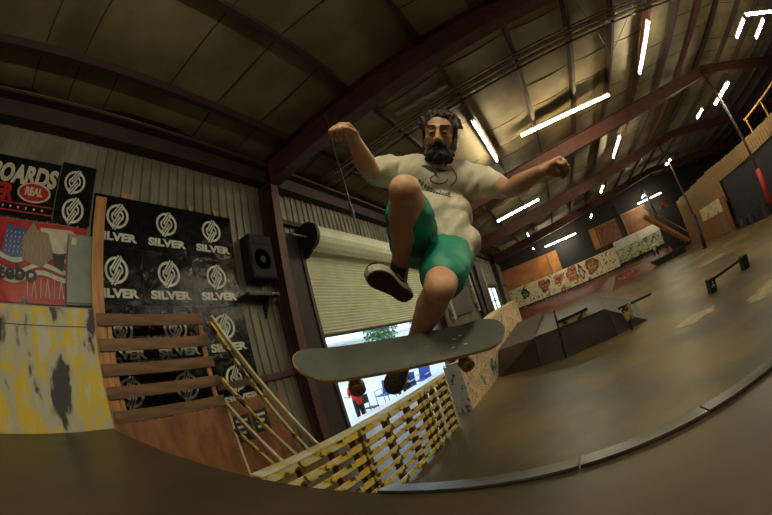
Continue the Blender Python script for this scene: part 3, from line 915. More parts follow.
MB().add([(-.30, 8.60, zt + .135), (.50, 8.72, zt + .175), (.62, 9.7, zt + .175), (-.22, 9.7, zt + .135), (-.30, 8.60, zt + .16), (.50, 8.72, zt + .2), (.62, 9.7, zt + .2), (-.22, 9.7, zt + .16)],
         [(0, 1, 5, 4), (1, 2, 6, 5), (2, 3, 7, 6), (3, 0, 4, 7), (4, 5, 6, 7), (0, 3, 2, 1)]).build('top', 'grey_ramp', t)
MB().tube((-.33, 8.25, FL), (-.31, 8.25, FL + 1.22), .022).build('thin_pole', 'black', label='thin black pole standing in front of the ramp box', cat='pole')
t = thing('grind_rail', 'low black rail on a yellow block right of the ramp box', 'rail', (1.9, 8.6, FL))
MB().prism([(1.36, 8.3, FL + .62), (1.66, 8.3, FL + .66), (1.62, 8.3, FL + .28), (1.44, 8.3, FL + .26)], (0, .14, 0)).build('block', 'slat', t, label='yellow block')
MB().tube((1.53, 8.37, FL), (1.53, 8.37, FL + .3), .03).build('leg', 'black', t)
MB().bar((1.30, 8.34, FL + .65), (2.32, 8.52, FL + .62), .07, .06).build('bar', 'black', t, bevel=.008)
# flat bar with block ends
t = thing('flat_bar', 'low black flat bar with square end blocks on the open floor at the right', 'rail', (4.7, 7.9, FL))
MB().box((3.84, 7.74, FL), (4.06, 8.0, FL + .36)).build('end_block', 'black', t, bevel=.012)
MB().box((5.36, 8.0, FL), (5.60, 8.26, FL + .36)).build('end_block', 'black', t, bevel=.012)
MB().bar((4.06, 7.88, FL + .30), (5.36, 8.12, FL + .30), .08, .07).build('bar', 'black', t, bevel=.008)
mb = MB()
for a in (90, 210, 330):
    c = V((3.95, 7.737, FL + .19))
    d = V((math.cos(math.radians(a)), 0, math.sin(math.radians(a))))
    mb.bar(c, c + d * .09, .02, .004, up=(0, 1, 0))
mb.build('white_emblem', 'white', t)

# ---------------------------------------------------------------- far end: quarter pipe, mural
t = thing('far_quarter_pipe', 'long red brown quarter pipe along the far wall below the mural', 'ramp', (3, 31, FL))
mb = MB()
hh = .98
R2 = 2.6
P = []
for k in range(11):
    a = k / 10 * math.acos(1 - hh / R2)
    P.append((R2 * math.sin(a), FL + R2 * (1 - math.cos(a))))
ft = P[-1][0]
poly = [(-5.0, 31.0 - (ft - a), z) for a, z in P] + [(-5.0, WF - .05, FL + hh), (-5.0, WF - .05, FL)]
mb.prism(poly, (17.0, 0, 0))
mb.build('body', 'brown_ramp', t)
MB().tube((-5.0, 30.99, FL + hh + .01), (12.0, 30.99, FL + hh + .01), .035, n=8).build('coping', 'steel', t)
for k in range(8):
    MB().ball((-3.6 + k * 2.1, 30.93, FL + hh + .06), .06, n=8, m=6).build('reflector', 'white', t)
t = thing('red_bank', 'red brown bank with a pink scrawl before the far quarter pipe', 'ramp', (6, 25, FL))
MB().add([(3.6, 23.2, FL), (8.3, 25.4, FL), (8.3, 28.3, FL), (3.0, 28.3, FL), (4.6, 25.6, FL + .75), (7.9, 27.2, FL + .75), (7.9, 28.3, FL + .75), (4.4, 28.3, FL + .75)],
         [(0, 1, 5, 4), (1, 2, 6, 5), (2, 3, 7, 6), (3, 0, 4, 7), (4, 5, 6, 7), (0, 3, 2, 1)]).build('body', 'brown_ramp', t)
mb = MB()
a, b, c = V((3.6, 23.2, FL)), V((8.3, 25.4, FL)), V((4.6, 25.6, FL + .75))
u = (b - a).normalized()
v = (c - a)
v = (v - u * v.dot(u)).normalized()
nn = u.cross(v).normalized()
pts = [a + u * (1.5 + .16 * k) + v * (.9 + .32 * math.sin(k * 1.7) + .03 * k) + nn * .03 for k in range(15)]
mb.path(pts, .045, n=6)
mb.build('pink_scrawl', 'pinkgraf', t)
MB().box((8.5, 26.6, FL), (11.8, 28.0, FL + .5)).build('black_ledge', 'black', label='long black box ledge at the far right of the floor', cat='ledge')
t = thing('mural_board', 'cream mural of painted faces along the far wall', 'mural', (2, WF - .1, -.35))
MB().box((-5.15, WF - .12, -.6), (7.0, WF - .02, 1.40)).build('board', 'mural', t)
# painted faces, plain invented ones
FYM = WF - .125
for k, (x, z, rx, rz, m_, m2) in enumerate(((-3.6, .55, .42, .62, 'paint_black', 'paint_green'), (-1.4, .55, .62, .72, 'paint_red', 'paint_brown'), (.2, .6, .45, .5, 'paint_flesh', 'paint_red'), (1.75, .6, .68, .75, 'paint_red', 'paint_flesh'), (2.75, .45, .35, .62, 'paint_black', 'cream'), (4.1, .62, .85, .85, 'paint_brown', 'paint_flesh'))):
    mb = MB()
    ring(mb, (x, FYM, z), (1, 0, 0), (0, 0, 1), 0, rx, .006, n=40, ky=rz / rx, rag=.5)
    f = mb.build('painted_face', m_, t)
    mb = MB()
    ring(mb, (x, FYM - .008, z - .12 * rz), (1, 0, 0), (0, 0, 1), 0, rx * .62, .006, n=34, ky=rz / rx, rag=.6)
    mb.build('features', m2, f)
    mm = 'paint_black' if m2 != 'paint_brown' else 'cream'
    for s_ in (-1, 1):
        ring(MB(), (x + s_ * rx * .25, FYM - .016, z + .02), (1, 0, 0), (0, 0, 1), 0, rx * .16, .006, n=14, ky=.55, rag=.5).build('eye', mm, f)
    ring(MB(), (x, FYM - .016, z - rz * .38), (1, 0, 0), (0, 0, 1), 0, rx * .22, .006, n=16, ky=.22, rag=.5).build('mouth', mm, f)
t = thing('mural_board', 'pale scribbled board right of the painted faces on the far wall', 'mural', (10, WF - .1, -.35))
MB().box((7.02, WF - .12, -.4), (12.9, WF - .02, .99)).build('board', 'mural2', t)
for k, (a, b) in enumerate(((7.02, 9.9), (9.95, 12.8))):
    MB().box((a, WF - .14, 1.0), (b, WF - .03, 1.85)).build('pale_sheet', 'whiteboard', label=['blank pale sheet above the scribbled board, left one', 'blank pale sheet above the scribbled board, right one'][k], cat='board', group='pale sheets')
for k, (a, b, z0, z1, m_, nm, lb) in enumerate((
        (-5.2, -.2, 1.42, 3.5, 'ply_orange', 'plywood_board', 'wide orange plywood above the left end of the mural'),
        (-.15, .95, 1.42, 3.5, 'ply_orange', 'plywood_board', 'narrow orange plywood left of the dark far panel'),
        (1.05, 4.9, 1.45, 4.4, 'black', 'black_wall_board', 'tall dark panel on the far wall above the painted faces'),
        (5.0, 5.7, 1.9, 4.0, 'ply_orange', 'plywood_board', 'narrow orange plywood right of the dark far panel'),
        (5.8, 8.3, 1.9, 4.0, 'ply', 'plywood_board', 'brown plywood in the middle of the far wall'),
        (9.0, 12.2, 1.9, 4.1, 'ply', 'plywood_board', 'brown plywood at the right end of the far wall'))):
    t = thing(nm, lb, 'panel', ((a + b) / 2, WF - .1, z0))
    MB().box((a, WF - .09, z0), (b, WF - .04, z1)).build('sheet', m_, t)
    MB().box((a, WF - .16, z0), (a + .14, WF - .09, z1)).build('stud', 'wood' if m_ != 'black' else 'black', t)
    MB().box((a + .14, WF - .14, z1 - .14), (b, WF - .09, z1)).build('rail', 'wood' if m_ != 'black' else 'black', t)

# ---------------------------------------------------------------- right side: posts, mezzanine, black wall
t = thing('roof_post', 'tall thin post with a red padded foot near the right edge', 'post', (12.2, 13.3, FL))
MB().tube((12.2, 13.3, FL), (12.2, 13.3, roof(12.2) - .5), .09, n=14).build('shaft', 'darkprimer', t, smooth=True)
MB().tube((12.2, 13.3, FL + .75), (12.2, 13.3, FL + 2.35), .16, n=16).build('pad', 'redpad', t, smooth=True, label='red foam pad')
MB().box((12.0, 13.1, FL), (12.4, 13.5, FL + .03)).build('base_plate', 'darkprimer', t)
t = thing('roof_post', 'thin post with a black padded foot in the middle of the right half', 'post', (10.5, 20.2, FL))
MB().tube((10.5, 20.2, FL), (10.9, 21.3, roof(11) - .5), .085, n=14).build('shaft', 'darkprimer', t, smooth=True)
MB().tube((10.5, 20.2, FL), (10.62, 20.45, FL + 2.2), .15, n=16).build('pad', 'black', t, smooth=True, label='black foam pad')
t = thing('roof_post', 'wooden post at the corner of the far wall', 'post', (11.7, 30.6, FL))
MB().box((11.6, 30.7, FL + .99), (11.85, 30.95, roof(11.7) - .6)).build('shaft', 'darkprimer', t)
t = thing('mezzanine', 'raised wooden gallery with plank front above the black wall at the right', 'gallery', (15, 16, FL))
MB().box((14.0, 6.0, 1.54), (19, 24.0, 1.68)).build('deck', 'woodh', t)
for k in range(46):
    y = 6.0 + k * .32
    h = 2.0 + .6 * (y - 6) / 15 + .012 * ((k * 37) % 5)
    if k < 46 and y < 20.5:
        MB().box((13.93, y, 1.52), (13.98, y + .30, h)).build('plank', 'plank', t)
for y in (6.2, 9, 11.9, 14.0):
    MB().box((14.02, y, 1.68), (14.1, y + .1, 3.1)).build('rail_post', 'wood', t)
MB().box((14.0, 6.0, 3.05), (14.1, 14.2, 3.13)).build('hand_rail', 'wood', t)
MB().box((14.05, 3.0, FL), (14.25, 20.1, 1.53)).build('black_wall', 'black', label='black painted wall under the gallery at the right edge', cat='wall')
t = thing('equipment_pile', 'dark pile of gear at the foot of the black wall', 'pile', (13.6, 17.5, FL))
rnd = random.Random(5)
for k in range(7):
    x, y, s_ = 13.55 + rnd.uniform(-.15, .2), 15.6 + k * .55, rnd.uniform(.22, .4)
    MB().obox((x, y, FL + s_), (math.cos(k), math.sin(k), 0), (-math.sin(k), math.cos(k), 0), (0, 0, 1), s_ * .6, s_ * .5, s_).build('case', 'blackcloth' if k % 3 else 'corr_dark', t, bevel=.03)
t = thing('plank_wall', 'tall ochre plank wall left of the black wall', 'wall', (13.9, 25, FL))
for k in range(22):
    y = 20.3 + k * .42
    MB().box((13.95, y, .2 if y < 24.8 else FL), (14.0, y + .40, 2.62 + .03 * ((k * 13) % 4) - .01 * k)).build('plank', 'plank', t)
t = thing('graffiti_box', 'brown slatted box with spray paint below the plank wall', 'box', (13.6, 22.2, FL))
MB().box((13.35, 20.4, FL), (13.9, 24.6, .60)).build('body', 'ply', t)
for k in range(7):
    MB().box((13.30, 20.4, FL + .12 + k * .16), (13.35, 23.0, FL + .22 + k * .16)).build('slat', 'plank', t)
MB().box((13.27, 20.4, -.25), (13.33, 24.2, .62)).build('painted_front', 'graf', t)
t = thing('stair', 'timber stair and handrail at the far right corner', 'stair', (12.8, 29, FL))
for s_ in (0, .9):
    MB().bar((9.9, 28.9 + s_, 2.5), (13.6, 28.9 + s_, -1.2), .06, .26).build('stringer', 'wood', t)
for k in range(11):
    MB().box((10.1 + k * .33, 28.92, 2.28 - k * .33), (10.45 + k * .33, 29.78, 2.32 - k * .33)).build('tread', 'woodh', t)
MB().bar((9.9, 28.85, 3.3), (13.6, 28.85, -.35), .05, .1).build('hand_rail', 'wood', t)
t = thing('exit_light', 'small red glowing lamp high in the far right corner', 'light', (12.3, 29.5, 3.6))
MB().box((12.5, 30.0, 3.62), (12.8, 30.1, 3.85)).build('case', 'black', t)
MB().ball((12.65, 29.97, 3.75), .06).build('lens', 'redled', t, smooth=True)
MB().box((12.3, 30.3, 2.5), (13.3, 30.45, 2.9)).build('red_banner', 'paint_red', label='dull red banner in the far right corner under the roof', cat='banner')
MB().box((7.2, 30.2, 3.7), (7.9, 30.9, 4.6)).build('black_speaker', 'black', label='black box hung from the far rafter', cat='speaker', bevel=.04)
# worn patches on the floor
for k, (x, y, rx, ry, lb) in enumerate(((2.75, 6.6, .55, .28, 'pale yellow worn patch on the floor before the flat bar'), (4.4, 5.4, .9, .35, 'broad pale worn patch on the floor at the right edge'), (9.0, 17.6, .8, .35, 'pale worn patch near the black padded post'), (7.2, 13.5, .8, .5, 'pale worn patch in the middle of the open floor'))):
    P = []
    for j in range(26):
        a = 2 * PI * j / 26
        q = 1 + .35 * noise.noise(V((math.cos(a) * 2, math.sin(a) * 2, k * 3.1)))
        P.append((x + rx * q * math.cos(a), y + ry * q * math.sin(a), FL + .001))
    MB().prism(P, (0, 0, .003)).build('floor_patch', 'worn' if 'worn' in M else 'plank', label=lb, cat='floor patch')

# ---------------------------------------------------------------- outdoors beyond the door
GO = -2.2
struct('yard', MB().box((-60, -20, GO - .1), (WL - .05, 60, GO)), 'asphalt')
struct('dock_edge', MB().box((WL - .5, DY0, GO), (WL - .02, DY1, FL)), 'asphalt')
t = thing('white_building', 'bright white building across the yard seen through the door', 'building', (-24, 30, GO))
MB().box((-30, 20, GO), (-20, 44, 1.2)).build('body', 'housing', t)
MB().box((-30.2, 19.8, 1.2), (-19.8, 44.2, 1.5)).build('roof', 'asphalt', t)
for k in range(3):
    MB().box((-20.0, 23 + k * 6, -.9), (-19.95, 24.5 + k * 6, .4)).build('window', 'black', t)


def tree(x, y, h, lb, seed):
    t = thing('tree', lb, 'tree', (x, y, GO))
    MB().tube((x, y, GO), (x, y, GO + h * .5), .16, .1).build('trunk', 'bark', t)
    rnd = random.Random(seed)
    mb = MB()
    for _ in range(700):
        a, e, r = rnd.uniform(0, 2 * PI), rnd.uniform(-1, 1), rnd.uniform(.3, 1) * h * .3
        c = V((x + r * math.cos(a) * math.sqrt(1 - e * e), y + r * math.sin(a) * math.sqrt(1 - e * e), GO + h * .68 + r * e))
        d = V((rnd.uniform(-1, 1), rnd.uniform(-1, 1), rnd.uniform(-1, 1))).normalized() * .17
        q = d.orthogonal().normalized() * .1
        mb.add([c - d, c + q, c + d, c - q], [(0, 1, 2, 3)])
    mb.build('crown', 'leaf', t)


tree(-14.5, 23.5, 5.2, 'green tree in the yard behind the roll-up door', 1)
tree(-11.4, 25.5, 4.4, 'smaller tree in the yard right of the taller one', 2)
# ---------------------------------------------------------------- skateboard, in mid air
BA = V((.708, .698, -.105)).normalized()          # nose direction (right end in the photo)
BW = V((-.511, .653, .558))
BW = (BW - BA * BW.dot(BA)).normalized()
BN = BA.cross(BW).normalized()                    # out of the grip side
BC = V((-.578, 1.072, -.052))
t = thing('skateboard', 'skateboard in mid air with grey black grip tape and orange wooden edge', 'skateboard', BC)
HL, HW = .405, .102


def bpt(a, b, h):
    e = max(0, abs(a) - .255)
    kick = 1.15 * e * e + .12 * e
    conc = .9 * b * b * (1 if abs(a) < .27 else .4)
    return BC + BA * a + BW * b + BN * (h + kick + conc)


def halfw(a):
    e = max(0, (abs(a) - .285) / (HL - .285))
    return HW * math.sqrt(max(0.0, 1 - e ** 2.3))


def boardslab(h0, h1, scale, name, m):
    mb = MB()
    na, nb = 44, 10
    top, bot = [], []
    for i in range(na + 1):
        a = HL * scale * math.sin(PI / 2 * (-1 + 2 * i / na))
        w_ = max(halfw(a / scale) * scale, .002)
        top.append([bpt(a, w_ * (-1 + 2 * j / nb), h1) for j in range(nb + 1)])
        bot.append([bpt(a, w_ * (-1 + 2 * j / nb), h0) for j in range(nb + 1)])
    rim = [[(i, 0) for i in range(na + 1)] + [(na, j) for j in range(1, nb + 1)] + [(i, nb) for i in range(na - 1, -1, -1)] + [(0, j) for j in range(nb - 1, -1, -1)]][0]
    n1 = nb + 1
    P = [p for r in top for p in r] + [p for r in bot for p in r]
    o = (na + 1) * n1
    F = []
    for i in range(na):
        for j in range(nb):
            q = (i * n1 + j, (i + 1) * n1 + j, (i + 1) * n1 + j + 1, i * n1 + j + 1)
            F.append(q)
            F.append(tuple(o + k for k in reversed(q)))
    for a, b in zip(rim, rim[1:]):
        if a != b:
            F.append((a[0] * n1 + a[1], b[0] * n1 + b[1], o + b[0] * n1 + b[1], o + a[0] * n1 + a[1]))
    return mb.add(P, F).build(name, m, t)


boardslab(-.006, .005, 1.0, 'deck', 'maple')
g_ = boardslab(.0052, .0066, .992, 'grip_tape', 'grip')
mb = MB()
for a, b in ((.20, .02), (.225, -.03), (.17, -.035), (.235, .035)):
    mb = MB().obox(bpt(a, b, .008), BA, BW, BN, .007, .003, .0006)
    mb.build('sticker_scrap', 'white', g_)
for e in (-1, 1):
    c = BC + BA * (e * .205)
    tr = MB().obox(c - BN * .011, BA, BW, BN, .042, .028, .005).obox(c - BN * .026, BA, BW, BN, .016, .018, .014)
    tr.tube(c - BN * .046 - BW * .105, c - BN * .046 + BW * .105, .009, n=10).caps(c - BN * .046 - BW * .055, c - BN * .046 + BW * .055, .014)
    k_ = tr.build('truck', 'steel', t)
    for s_ in (-1, 1):
        MB().tube(c - BN * .046 + BW * (s_ * .066), c - BN * .046 + BW * (s_ * .102), .029, .027, n=22).build('wheel', 'wheel', k_, smooth=False, bevel=.002)

# ---------------------------------------------------------------- the skater
EX, EY = V((.8205, .4995, -.2778)), V((.3645, -.0829, .9275))
J = dict(neck=(-.305, 1.425, .742), chest=(-.362, 1.432, .665), belly=(-.416, 1.437, .508), pelvis=(-.473, 1.429, .371),
         shR=(-.528, 1.327, .772), shL=(-.150, 1.532, .598), elR=(-.528, 1.119, .697), wrR=(-.445, .895, .716),
         elL=(-.043, 1.372, .450), wrL=(.112, 1.215, .414),
         hipR=(-.545, 1.390, .415), hipL=(-.405, 1.456, .335), knR=(-.366, 1.003, .484), anR=(-.570, 1.236, .311),
         knL=(-.389, 1.095, .140), anL=(-.668, 1.325, -.030),
         toeR=(-.610, 1.046, .276), heelR=(-.612, 1.285, .178), toeL=(-.790, 1.235, -.200), heelL=(-.664, 1.255, -.046))
J = {k: V(v) for k, v in J.items()}
person = thing('person', 'bearded man in a pale T-shirt and green shorts leaping over his skateboard, arms out', 'person', J['pelvis'])


def frame(fwd, up):
    f = V(fwd).normalized()
    x = f.cross(V(up)).normalized()
    u = x.cross(f).normalized()
    return Matrix((x, f, u)).transposed()      # columns: lateral, forward, up


# head frame: looks down towards the board and the lens
HC = V((-.226, 1.332, .826))
hf = frame(-HC.normalized() + EY * .06 + EX * -.10, EY * 1.0 + EX * .06)


def H(x, y, z):
    return HC + hf @ V((x, y, z))


body = MB()
# torso
body.caps(J['pelvis'], J['belly'], .115, .105, n=18).caps(J['belly'], J['chest'], .105, .115, n=18)
latS = (J['shL'] - J['shR']).normalized()
body.caps(J['chest'] - latS * .08, J['chest'] + latS * .08, .10, .10, n=18)
body.caps(J['chest'], J['neck'], .07, .056).caps(J['neck'] - V((0, 0, .03)), H(0, -.02, -.06), .056, .054)
body.caps(J['neck'] - V((.02, 0, .02)), J['shR'], .05, .055).caps(J['neck'] - V((-.02, 0, .03)), J['shL'], .05, .055)
# arms
for a, b, c in (('shR', 'elR', 'wrR'), ('shL', 'elL', 'wrL')):
    A_, B_, C_ = J[a], J[b], J[c]
    body.caps(A_, B_, .054, .040).ball(A_.lerp(B_, .45), (.05, .05, .05))
    body.caps(B_, B_.lerp(C_, .32), .039, .043).caps(B_.lerp(C_, .32), C_, .043, .025)
# legs
for a, b, c, out in (('hipR', 'knR', 'anR', -1), ('hipL', 'knL', 'anL', 1)):
    A_, B_, C_ = J[a], J[b], J[c]
    body.caps(A_, A_.lerp(B_, .5), .092, .082, n=18).caps(A_.lerp(B_, .5), B_, .082, .058, n=18)
    calf = ((A_ - B_).normalized() + (C_ - B_).normalized() * -.2).normalized()
    body.ball(B_ + (B_ - A_).normalized() * .006, (.058, .058, .058))
    body.caps(B_, B_.lerp(C_, .32) + calf * .018, .053, .060, n=18).caps(B_.lerp(C_, .32) + calf * .018, B_.lerp(C_, .75), .060, .042, n=18)
    body.caps(B_.lerp(C_, .7), C_, .043, .037, n=18)
    body.caps(B_, C_, .045, .035)


def shoe_frame(side):
    toe, heel, an = J['toe' + side], J['heel' + side], J['an' + side]
    f = (toe - heel).normalized()
    up = an - heel.lerp(toe, .25)
    u = (up - f * up.dot(f)).normalized()
    aw = heel.lerp(toe, .5).normalized()
    aw = (aw - f * aw.dot(f)).normalized()
    u = (u * .55 + aw * .75).normalized()
    return toe, heel, f, u, f.cross(u).normalized()


for s_ in 'RL':
    toe, heel, f, u, l = shoe_frame(s_)
    body.caps(J['an' + s_], heel + f * .04 + u * .045, .036, .036).caps(heel + f * .05 + u * .045, toe - f * .05 + u * .025, .034, .026)
# hands: palm, four bent fingers of different lengths, thumb from the side of the palm


def hand(wr, d, palm, thumb_side, curl):
    d, palm = V(d).normalized(), V(palm)
    palm = (palm - d * palm.dot(d)).normalized()
    sp = d.cross(palm).normalized() * thumb_side      # towards the thumb
    c = wr + d * .052
    R3 = Matrix((d, sp, palm)).transposed()
    body.caps(wr - d * .01, wr + d * .03, .024, .026)
    body.ball(c, (.050, .041, .017), R3)
    body.ball(c - sp * .012 + palm * .006, (.042, .028, .015), R3)
    lens = (.076, .084, .079, .062)
    for k in range(4):
        b0 = wr + d * (.088 - .004 * abs(k - 1.3)) + sp * (.030 - .0205 * k)
        ang = 0
        p = b0 - d * .03
        body.caps(p, b0, .0098, .0098, n=10)
        for q, (fr, bend) in enumerate(((.46, curl[0]), (.30, curl[1]), (.24, curl[2]))):
            ang += math.radians(bend * (1 + .08 * k))
            v_ = d * math.cos(ang) + palm * math.sin(ang) + sp * (.06 * (1.5 - k))
            nx = b0 + v_.normalized() * lens[k] * fr
            body.caps(b0, nx, .0095 - .0009 * q, .0088 - .0009 * q, n=10)
            b0 = nx
    a = wr + d * .022 + sp * .026 + palm * .008
    b = a + (d * .80 + sp * .55 + palm * .30).normalized() * .042
    c2 = b + (d * .95 - sp * .05 + palm * .25).normalized() * .030
    e = c2 + (d * .9 - sp * .15 + palm * .4).normalized() * .024
    body.caps(a, b, .016, .0125, n=10).caps(b, c2, .0118, .0105, n=10).caps(c2, e, .0105, .0085, n=10)


tw = -J['wrR'].normalized()
hand(J['wrR'], tw * .75 + EY * .55 - EX * .45, -EY * .9 + tw * .1 - EX * .15, 1, (55, 60, 40))
tw2 = -J['wrL'].normalized()
hand(J['wrL'], EX * .9 + EY * .45 + tw2 * .25, -EY * .9 + tw2 * .35 + EX * .1, 1, (62, 72, 45))
# head: skull, jaw, cheeks, brow, nose, ears
body.ball(H(0, -.018, .024), (.076, .094, .078), hf, n=24, m=16)
body.ball(H(0, .012, -.030), (.062, .074, .082), hf, n=24, m=16)
body.ball(H(0, .045, -.075), (.038, .034, .030), hf)
for e in (-1, 1):
    body.ball(H(e * .036, .056, -.018), (.026, .022, .022), hf)
    body.ball(H(e * .077, -.012, -.004), (.010, .020, .031), hf)
    body.caps(H(e * .012, .083, .030), H(e * .048, .066, .032), .0105, .010)
    body.ball(H(e * .013, .094, -.030), (.010, .012, .009), hf)
body.caps(H(0, .082, .026), H(0, .106, -.024), .0085, .013)
body.caps(H(-.018, .076, -.058), H(.018, .076, -.058), .010, .010)
me = remesh(body, .0052, 3, .5)
bo = finish('body', me, 'skin', person, smooth=True)
# eyes, brows, lips
for e in (-1, 1):
    ey = MB().ball(H(e * .030, .0735, .006), (.0118, .0118, .0100), hf).build('eye', 'eyewhite', person, smooth=True)
    MB().ball(H(e * .030, .0828, .001), (.0065, .004, .0065), hf).build('iris', 'iris', ey, smooth=True)
    MB().caps(H(e * .018, .0815, .0105), H(e * .042, .0745, .0095), .0068, .0055).build('eyelid', 'skin', ey, smooth=True)
    MB().caps(H(e * .014, .093, .034), H(e * .050, .075, .037), .0042, .0034).build('eyebrow', 'hair', person, smooth=True)
MB().caps(H(-.019, .088, -.0535), H(.019, .088, -.0535), .0045).caps(H(-.016, .088, -.062), H(.016, .088, -.062), .0055).build('lips', 'lip', person, smooth=True)
# hair and beard
rnd = random.Random(11)
hb = MB()
hb.ball(H(0, -.034, .042), (.088, .096, .069), hf, n=22, m=14)
hb.ball(H(0, -.06, .0), (.082, .066, .07), hf, n=22, m=14)
for e in (-1, 1):
    hb.ball(H(e * .074, .004, .032), (.014, .03, .045), hf)
for k in range(520):
    a, el = rnd.uniform(0, 2 * PI), rnd.uniform(-.15, 1)
    v_ = V((math.cos(a) * math.sqrt(max(0, 1 - el * el)), math.sin(a) * math.sqrt(max(0, 1 - el * el)), el))
    if v_.y > .35 and v_.z < .55:
        continue
    p = V((v_.x * .088, -.034 + v_.y * .096, .044 + v_.z * .066))
    q = p + V((v_.x * .010 + rnd.uniform(-.011, .011), v_.y * .010 + rnd.uniform(-.010, .012), v_.z * .010 + rnd.uniform(-.010, .010)))
    hb.caps(H(*p), H(*q), .0085, .0035, n=6)
finish('hair', remesh(hb, .0042, 1), 'hair', person, smooth=True)
bb = MB()
bb.ball(H(0, .040, -.092), (.060, .052, .050), hf, n=20, m=12)
bb.ball(H(0, .066, -.078), (.042, .034, .036), hf)
for e in (-1, 1):
    bb.caps(H(e * .073, .004, -.005), H(e * .060, .022, -.065), .011, .021).caps(H(e * .060, .022, -.065), H(e * .03, .052, -.09), .022, .028)
    bb.caps(H(e * .004, .098, -.046), H(e * .030, .084, -.055), .0075, .0085).caps(H(e * .030, .084, -.055), H(e * .036, .07, -.085), .0095, .018)
for k in range(90):
    a, el = rnd.uniform(.1, PI - .1), rnd.uniform(-1, .1)
    v_ = V((math.cos(a) * math.sqrt(1 - el * el), math.sin(a) * math.sqrt(1 - el * el), el))
    p = V((v_.x * .064, .040 + v_.y * .056, -.090 + v_.z * .048))
    bb.caps(H(*p), H(*(p + v_ * .010 + V((rnd.uniform(-.008, .008), 0, -.006)))), .009, .003, n=6)
finish('beard', remesh(bb, .0048, 3), 'hair', person, smooth=True)

# T-shirt
sb = MB()
upT = (J['neck'] - J['pelvis']).normalized()
fwdT = upT.cross(latS).normalized()
if fwdT.dot(-J['chest']) < 0:
    fwdT = -fwdT
Rt = Matrix((latS, fwdT, latS.cross(fwdT))).transposed()
hem = J['pelvis'] + upT * .015
sb.ball(J['chest'], (.195, .128, .125), Rt, n=26, m=16)
sb.ball(J['belly'], (.168, .138, .14), Rt, n=26, m=16)
sb.ball(J['pelvis'] + upT * .03 + latS * .012, (.172, .148, .14), Rt, n=26, m=16)
sb.ball(J['pelvis'] + upT * -.02 + latS * .055, (.135, .135, .10), Rt, n=26, m=16)
sb.ball(V((-.345, 1.425, .335)), (.085, .10, .085), Rt, n=20, m=12)
sb.caps(V((-.36, 1.40, .42)), V((-.375, 1.37, .27)), .085, .08, n=20)
sb.caps(J['neck'] - upT * .035, J['neck'] + upT * .0, .078, .062, n=20)
for a, b, fr, sd in (('shR', 'elR', .80, -1), ('shL', 'elL', .66, 1)):
    A_, B_ = J[a], J[b]
    sb.caps(J['neck'] - upT * .03, A_ + upT * .004, .066, .074, n=18)
    sb.caps(J['chest'] + latS * (sd * .06), A_, .105, .078, n=18)
    sb.caps(A_, A_.lerp(B_, fr - .12), .078, .059, n=20)
    e_ = A_.lerp(B_, fr) - upT * .004
    sb.caps(A_ - upT * .015, e_ - (B_ - A_) * .10, .066, .057, n=20)
me = remesh(sb, .0075, 5)
cut(me, J['pelvis'] - upT * .035, (-upT + latS * -.55))
# folds: long diagonal creases plus small wrinkles
for v_ in me.vertices:
    p = v_.co
    s1 = noise.noise(V((p.dot(latS) * 9 + p.dot(upT) * 5, p.dot(upT) * 3.5, 1.3)))
    s2 = noise.noise(V((p.dot(latS) * 20, p.dot(upT) * 11, 4.1)))
    q1 = p.dot(latS) * 8 - p.dot(upT) * 5
    q2 = p.dot(upT) * 9 + p.dot(latS) * 7
    ridge = (1 - 2.4 * abs(noise.noise(V((q1, q2 * .45, 2.2))))) + .6 * (1 - 2.4 * abs(noise.noise(V((q1 * 2.1, q2 * .7, 7.7)))))
    v_.co = p + (v_.normal * (.007 * s1 + .003 * s2 + .0105 * max(-.5, ridge - .8)))
shirt = finish('t_shirt', me, 'shirt', person, smooth=True, solid=-.003)
cb = MB()
nc = J['neck'] + upT * .010
a1 = latS
b1 = (fwdT * .9 + upT * -.35).normalized()
P = [nc + a1 * (.066 * math.cos(k * PI / 12)) + b1 * (.066 * math.sin(k * PI / 12)) for k in range(25)]
cb.path(P, .008, n=8)
cb.build('collar', 'shirt', shirt, smooth=True)

# the print, laid on the cloth
dg = bpy.context.evaluated_depsgraph_get()
me = shirt.data
off = person.location + shirt.location
bvh = BVHTree.FromPolygons([v_.co + off for v_ in me.vertices], [tuple(p.vertices) for p in me.polygons])
PO = J['chest'] + upT * -.005


def laid(poly_uv, name):
    """fine strips of print cast onto the front of the shirt"""
    mb = MB()
    for strip_ in poly_uv:
        rows = []
        for (u0, v0), (u1, v1) in strip_:
            r = []
            for k in range(4):
                uu, vv = u0 + (u1 - u0) * k / 3, v0 + (v1 - v0) * k / 3
                o_ = PO + latS * uu + upT * vv + fwdT * .5
                hit = bvh.ray_cast(o_, -fwdT, 1.0)
                r.append((hit[0] + fwdT * .0035) if hit[0] is not None else o_ - fwdT * .36)
            rows.append(r)
        mb.strip(rows)
    return mb.build(name, 'print', shirt, solid=.001)


def ribbon(pts, w_):
    out = []
    for i, p in enumerate(pts):
        a = V(pts[max(0, i - 1)]).to_3d()
        b = V(pts[min(len(pts) - 1, i + 1)]).to_3d()
        d = (b - a)
        n_ = V((-d.y, d.x, 0)).normalized() * (w_[i] if hasattr(w_, '__len__') else w_) / 2
        out.append(((p[0] + n_.x, p[1] + n_.y), (p[0] - n_.x, p[1] - n_.y)))
    return out


def smoothpts(pts, n=5):
    out = []
    for i in range(len(pts) - 1):
        p0, p1, p2, p3 = [V(pts[max(0, min(len(pts) - 1, i + k))]) for k in (-1, 0, 1, 2)]
        for q in range(n):
            t_ = q / n
            out.append(tuple(.5 * ((2 * p1) + (p2 - p0) * t_ + (2 * p0 - 5 * p1 + 4 * p2 - p3) * t_ ** 2 + (3 * p1 - p0 - 3 * p2 + p3) * t_ ** 3)))
    out.append(tuple(pts[-1]))
    return out


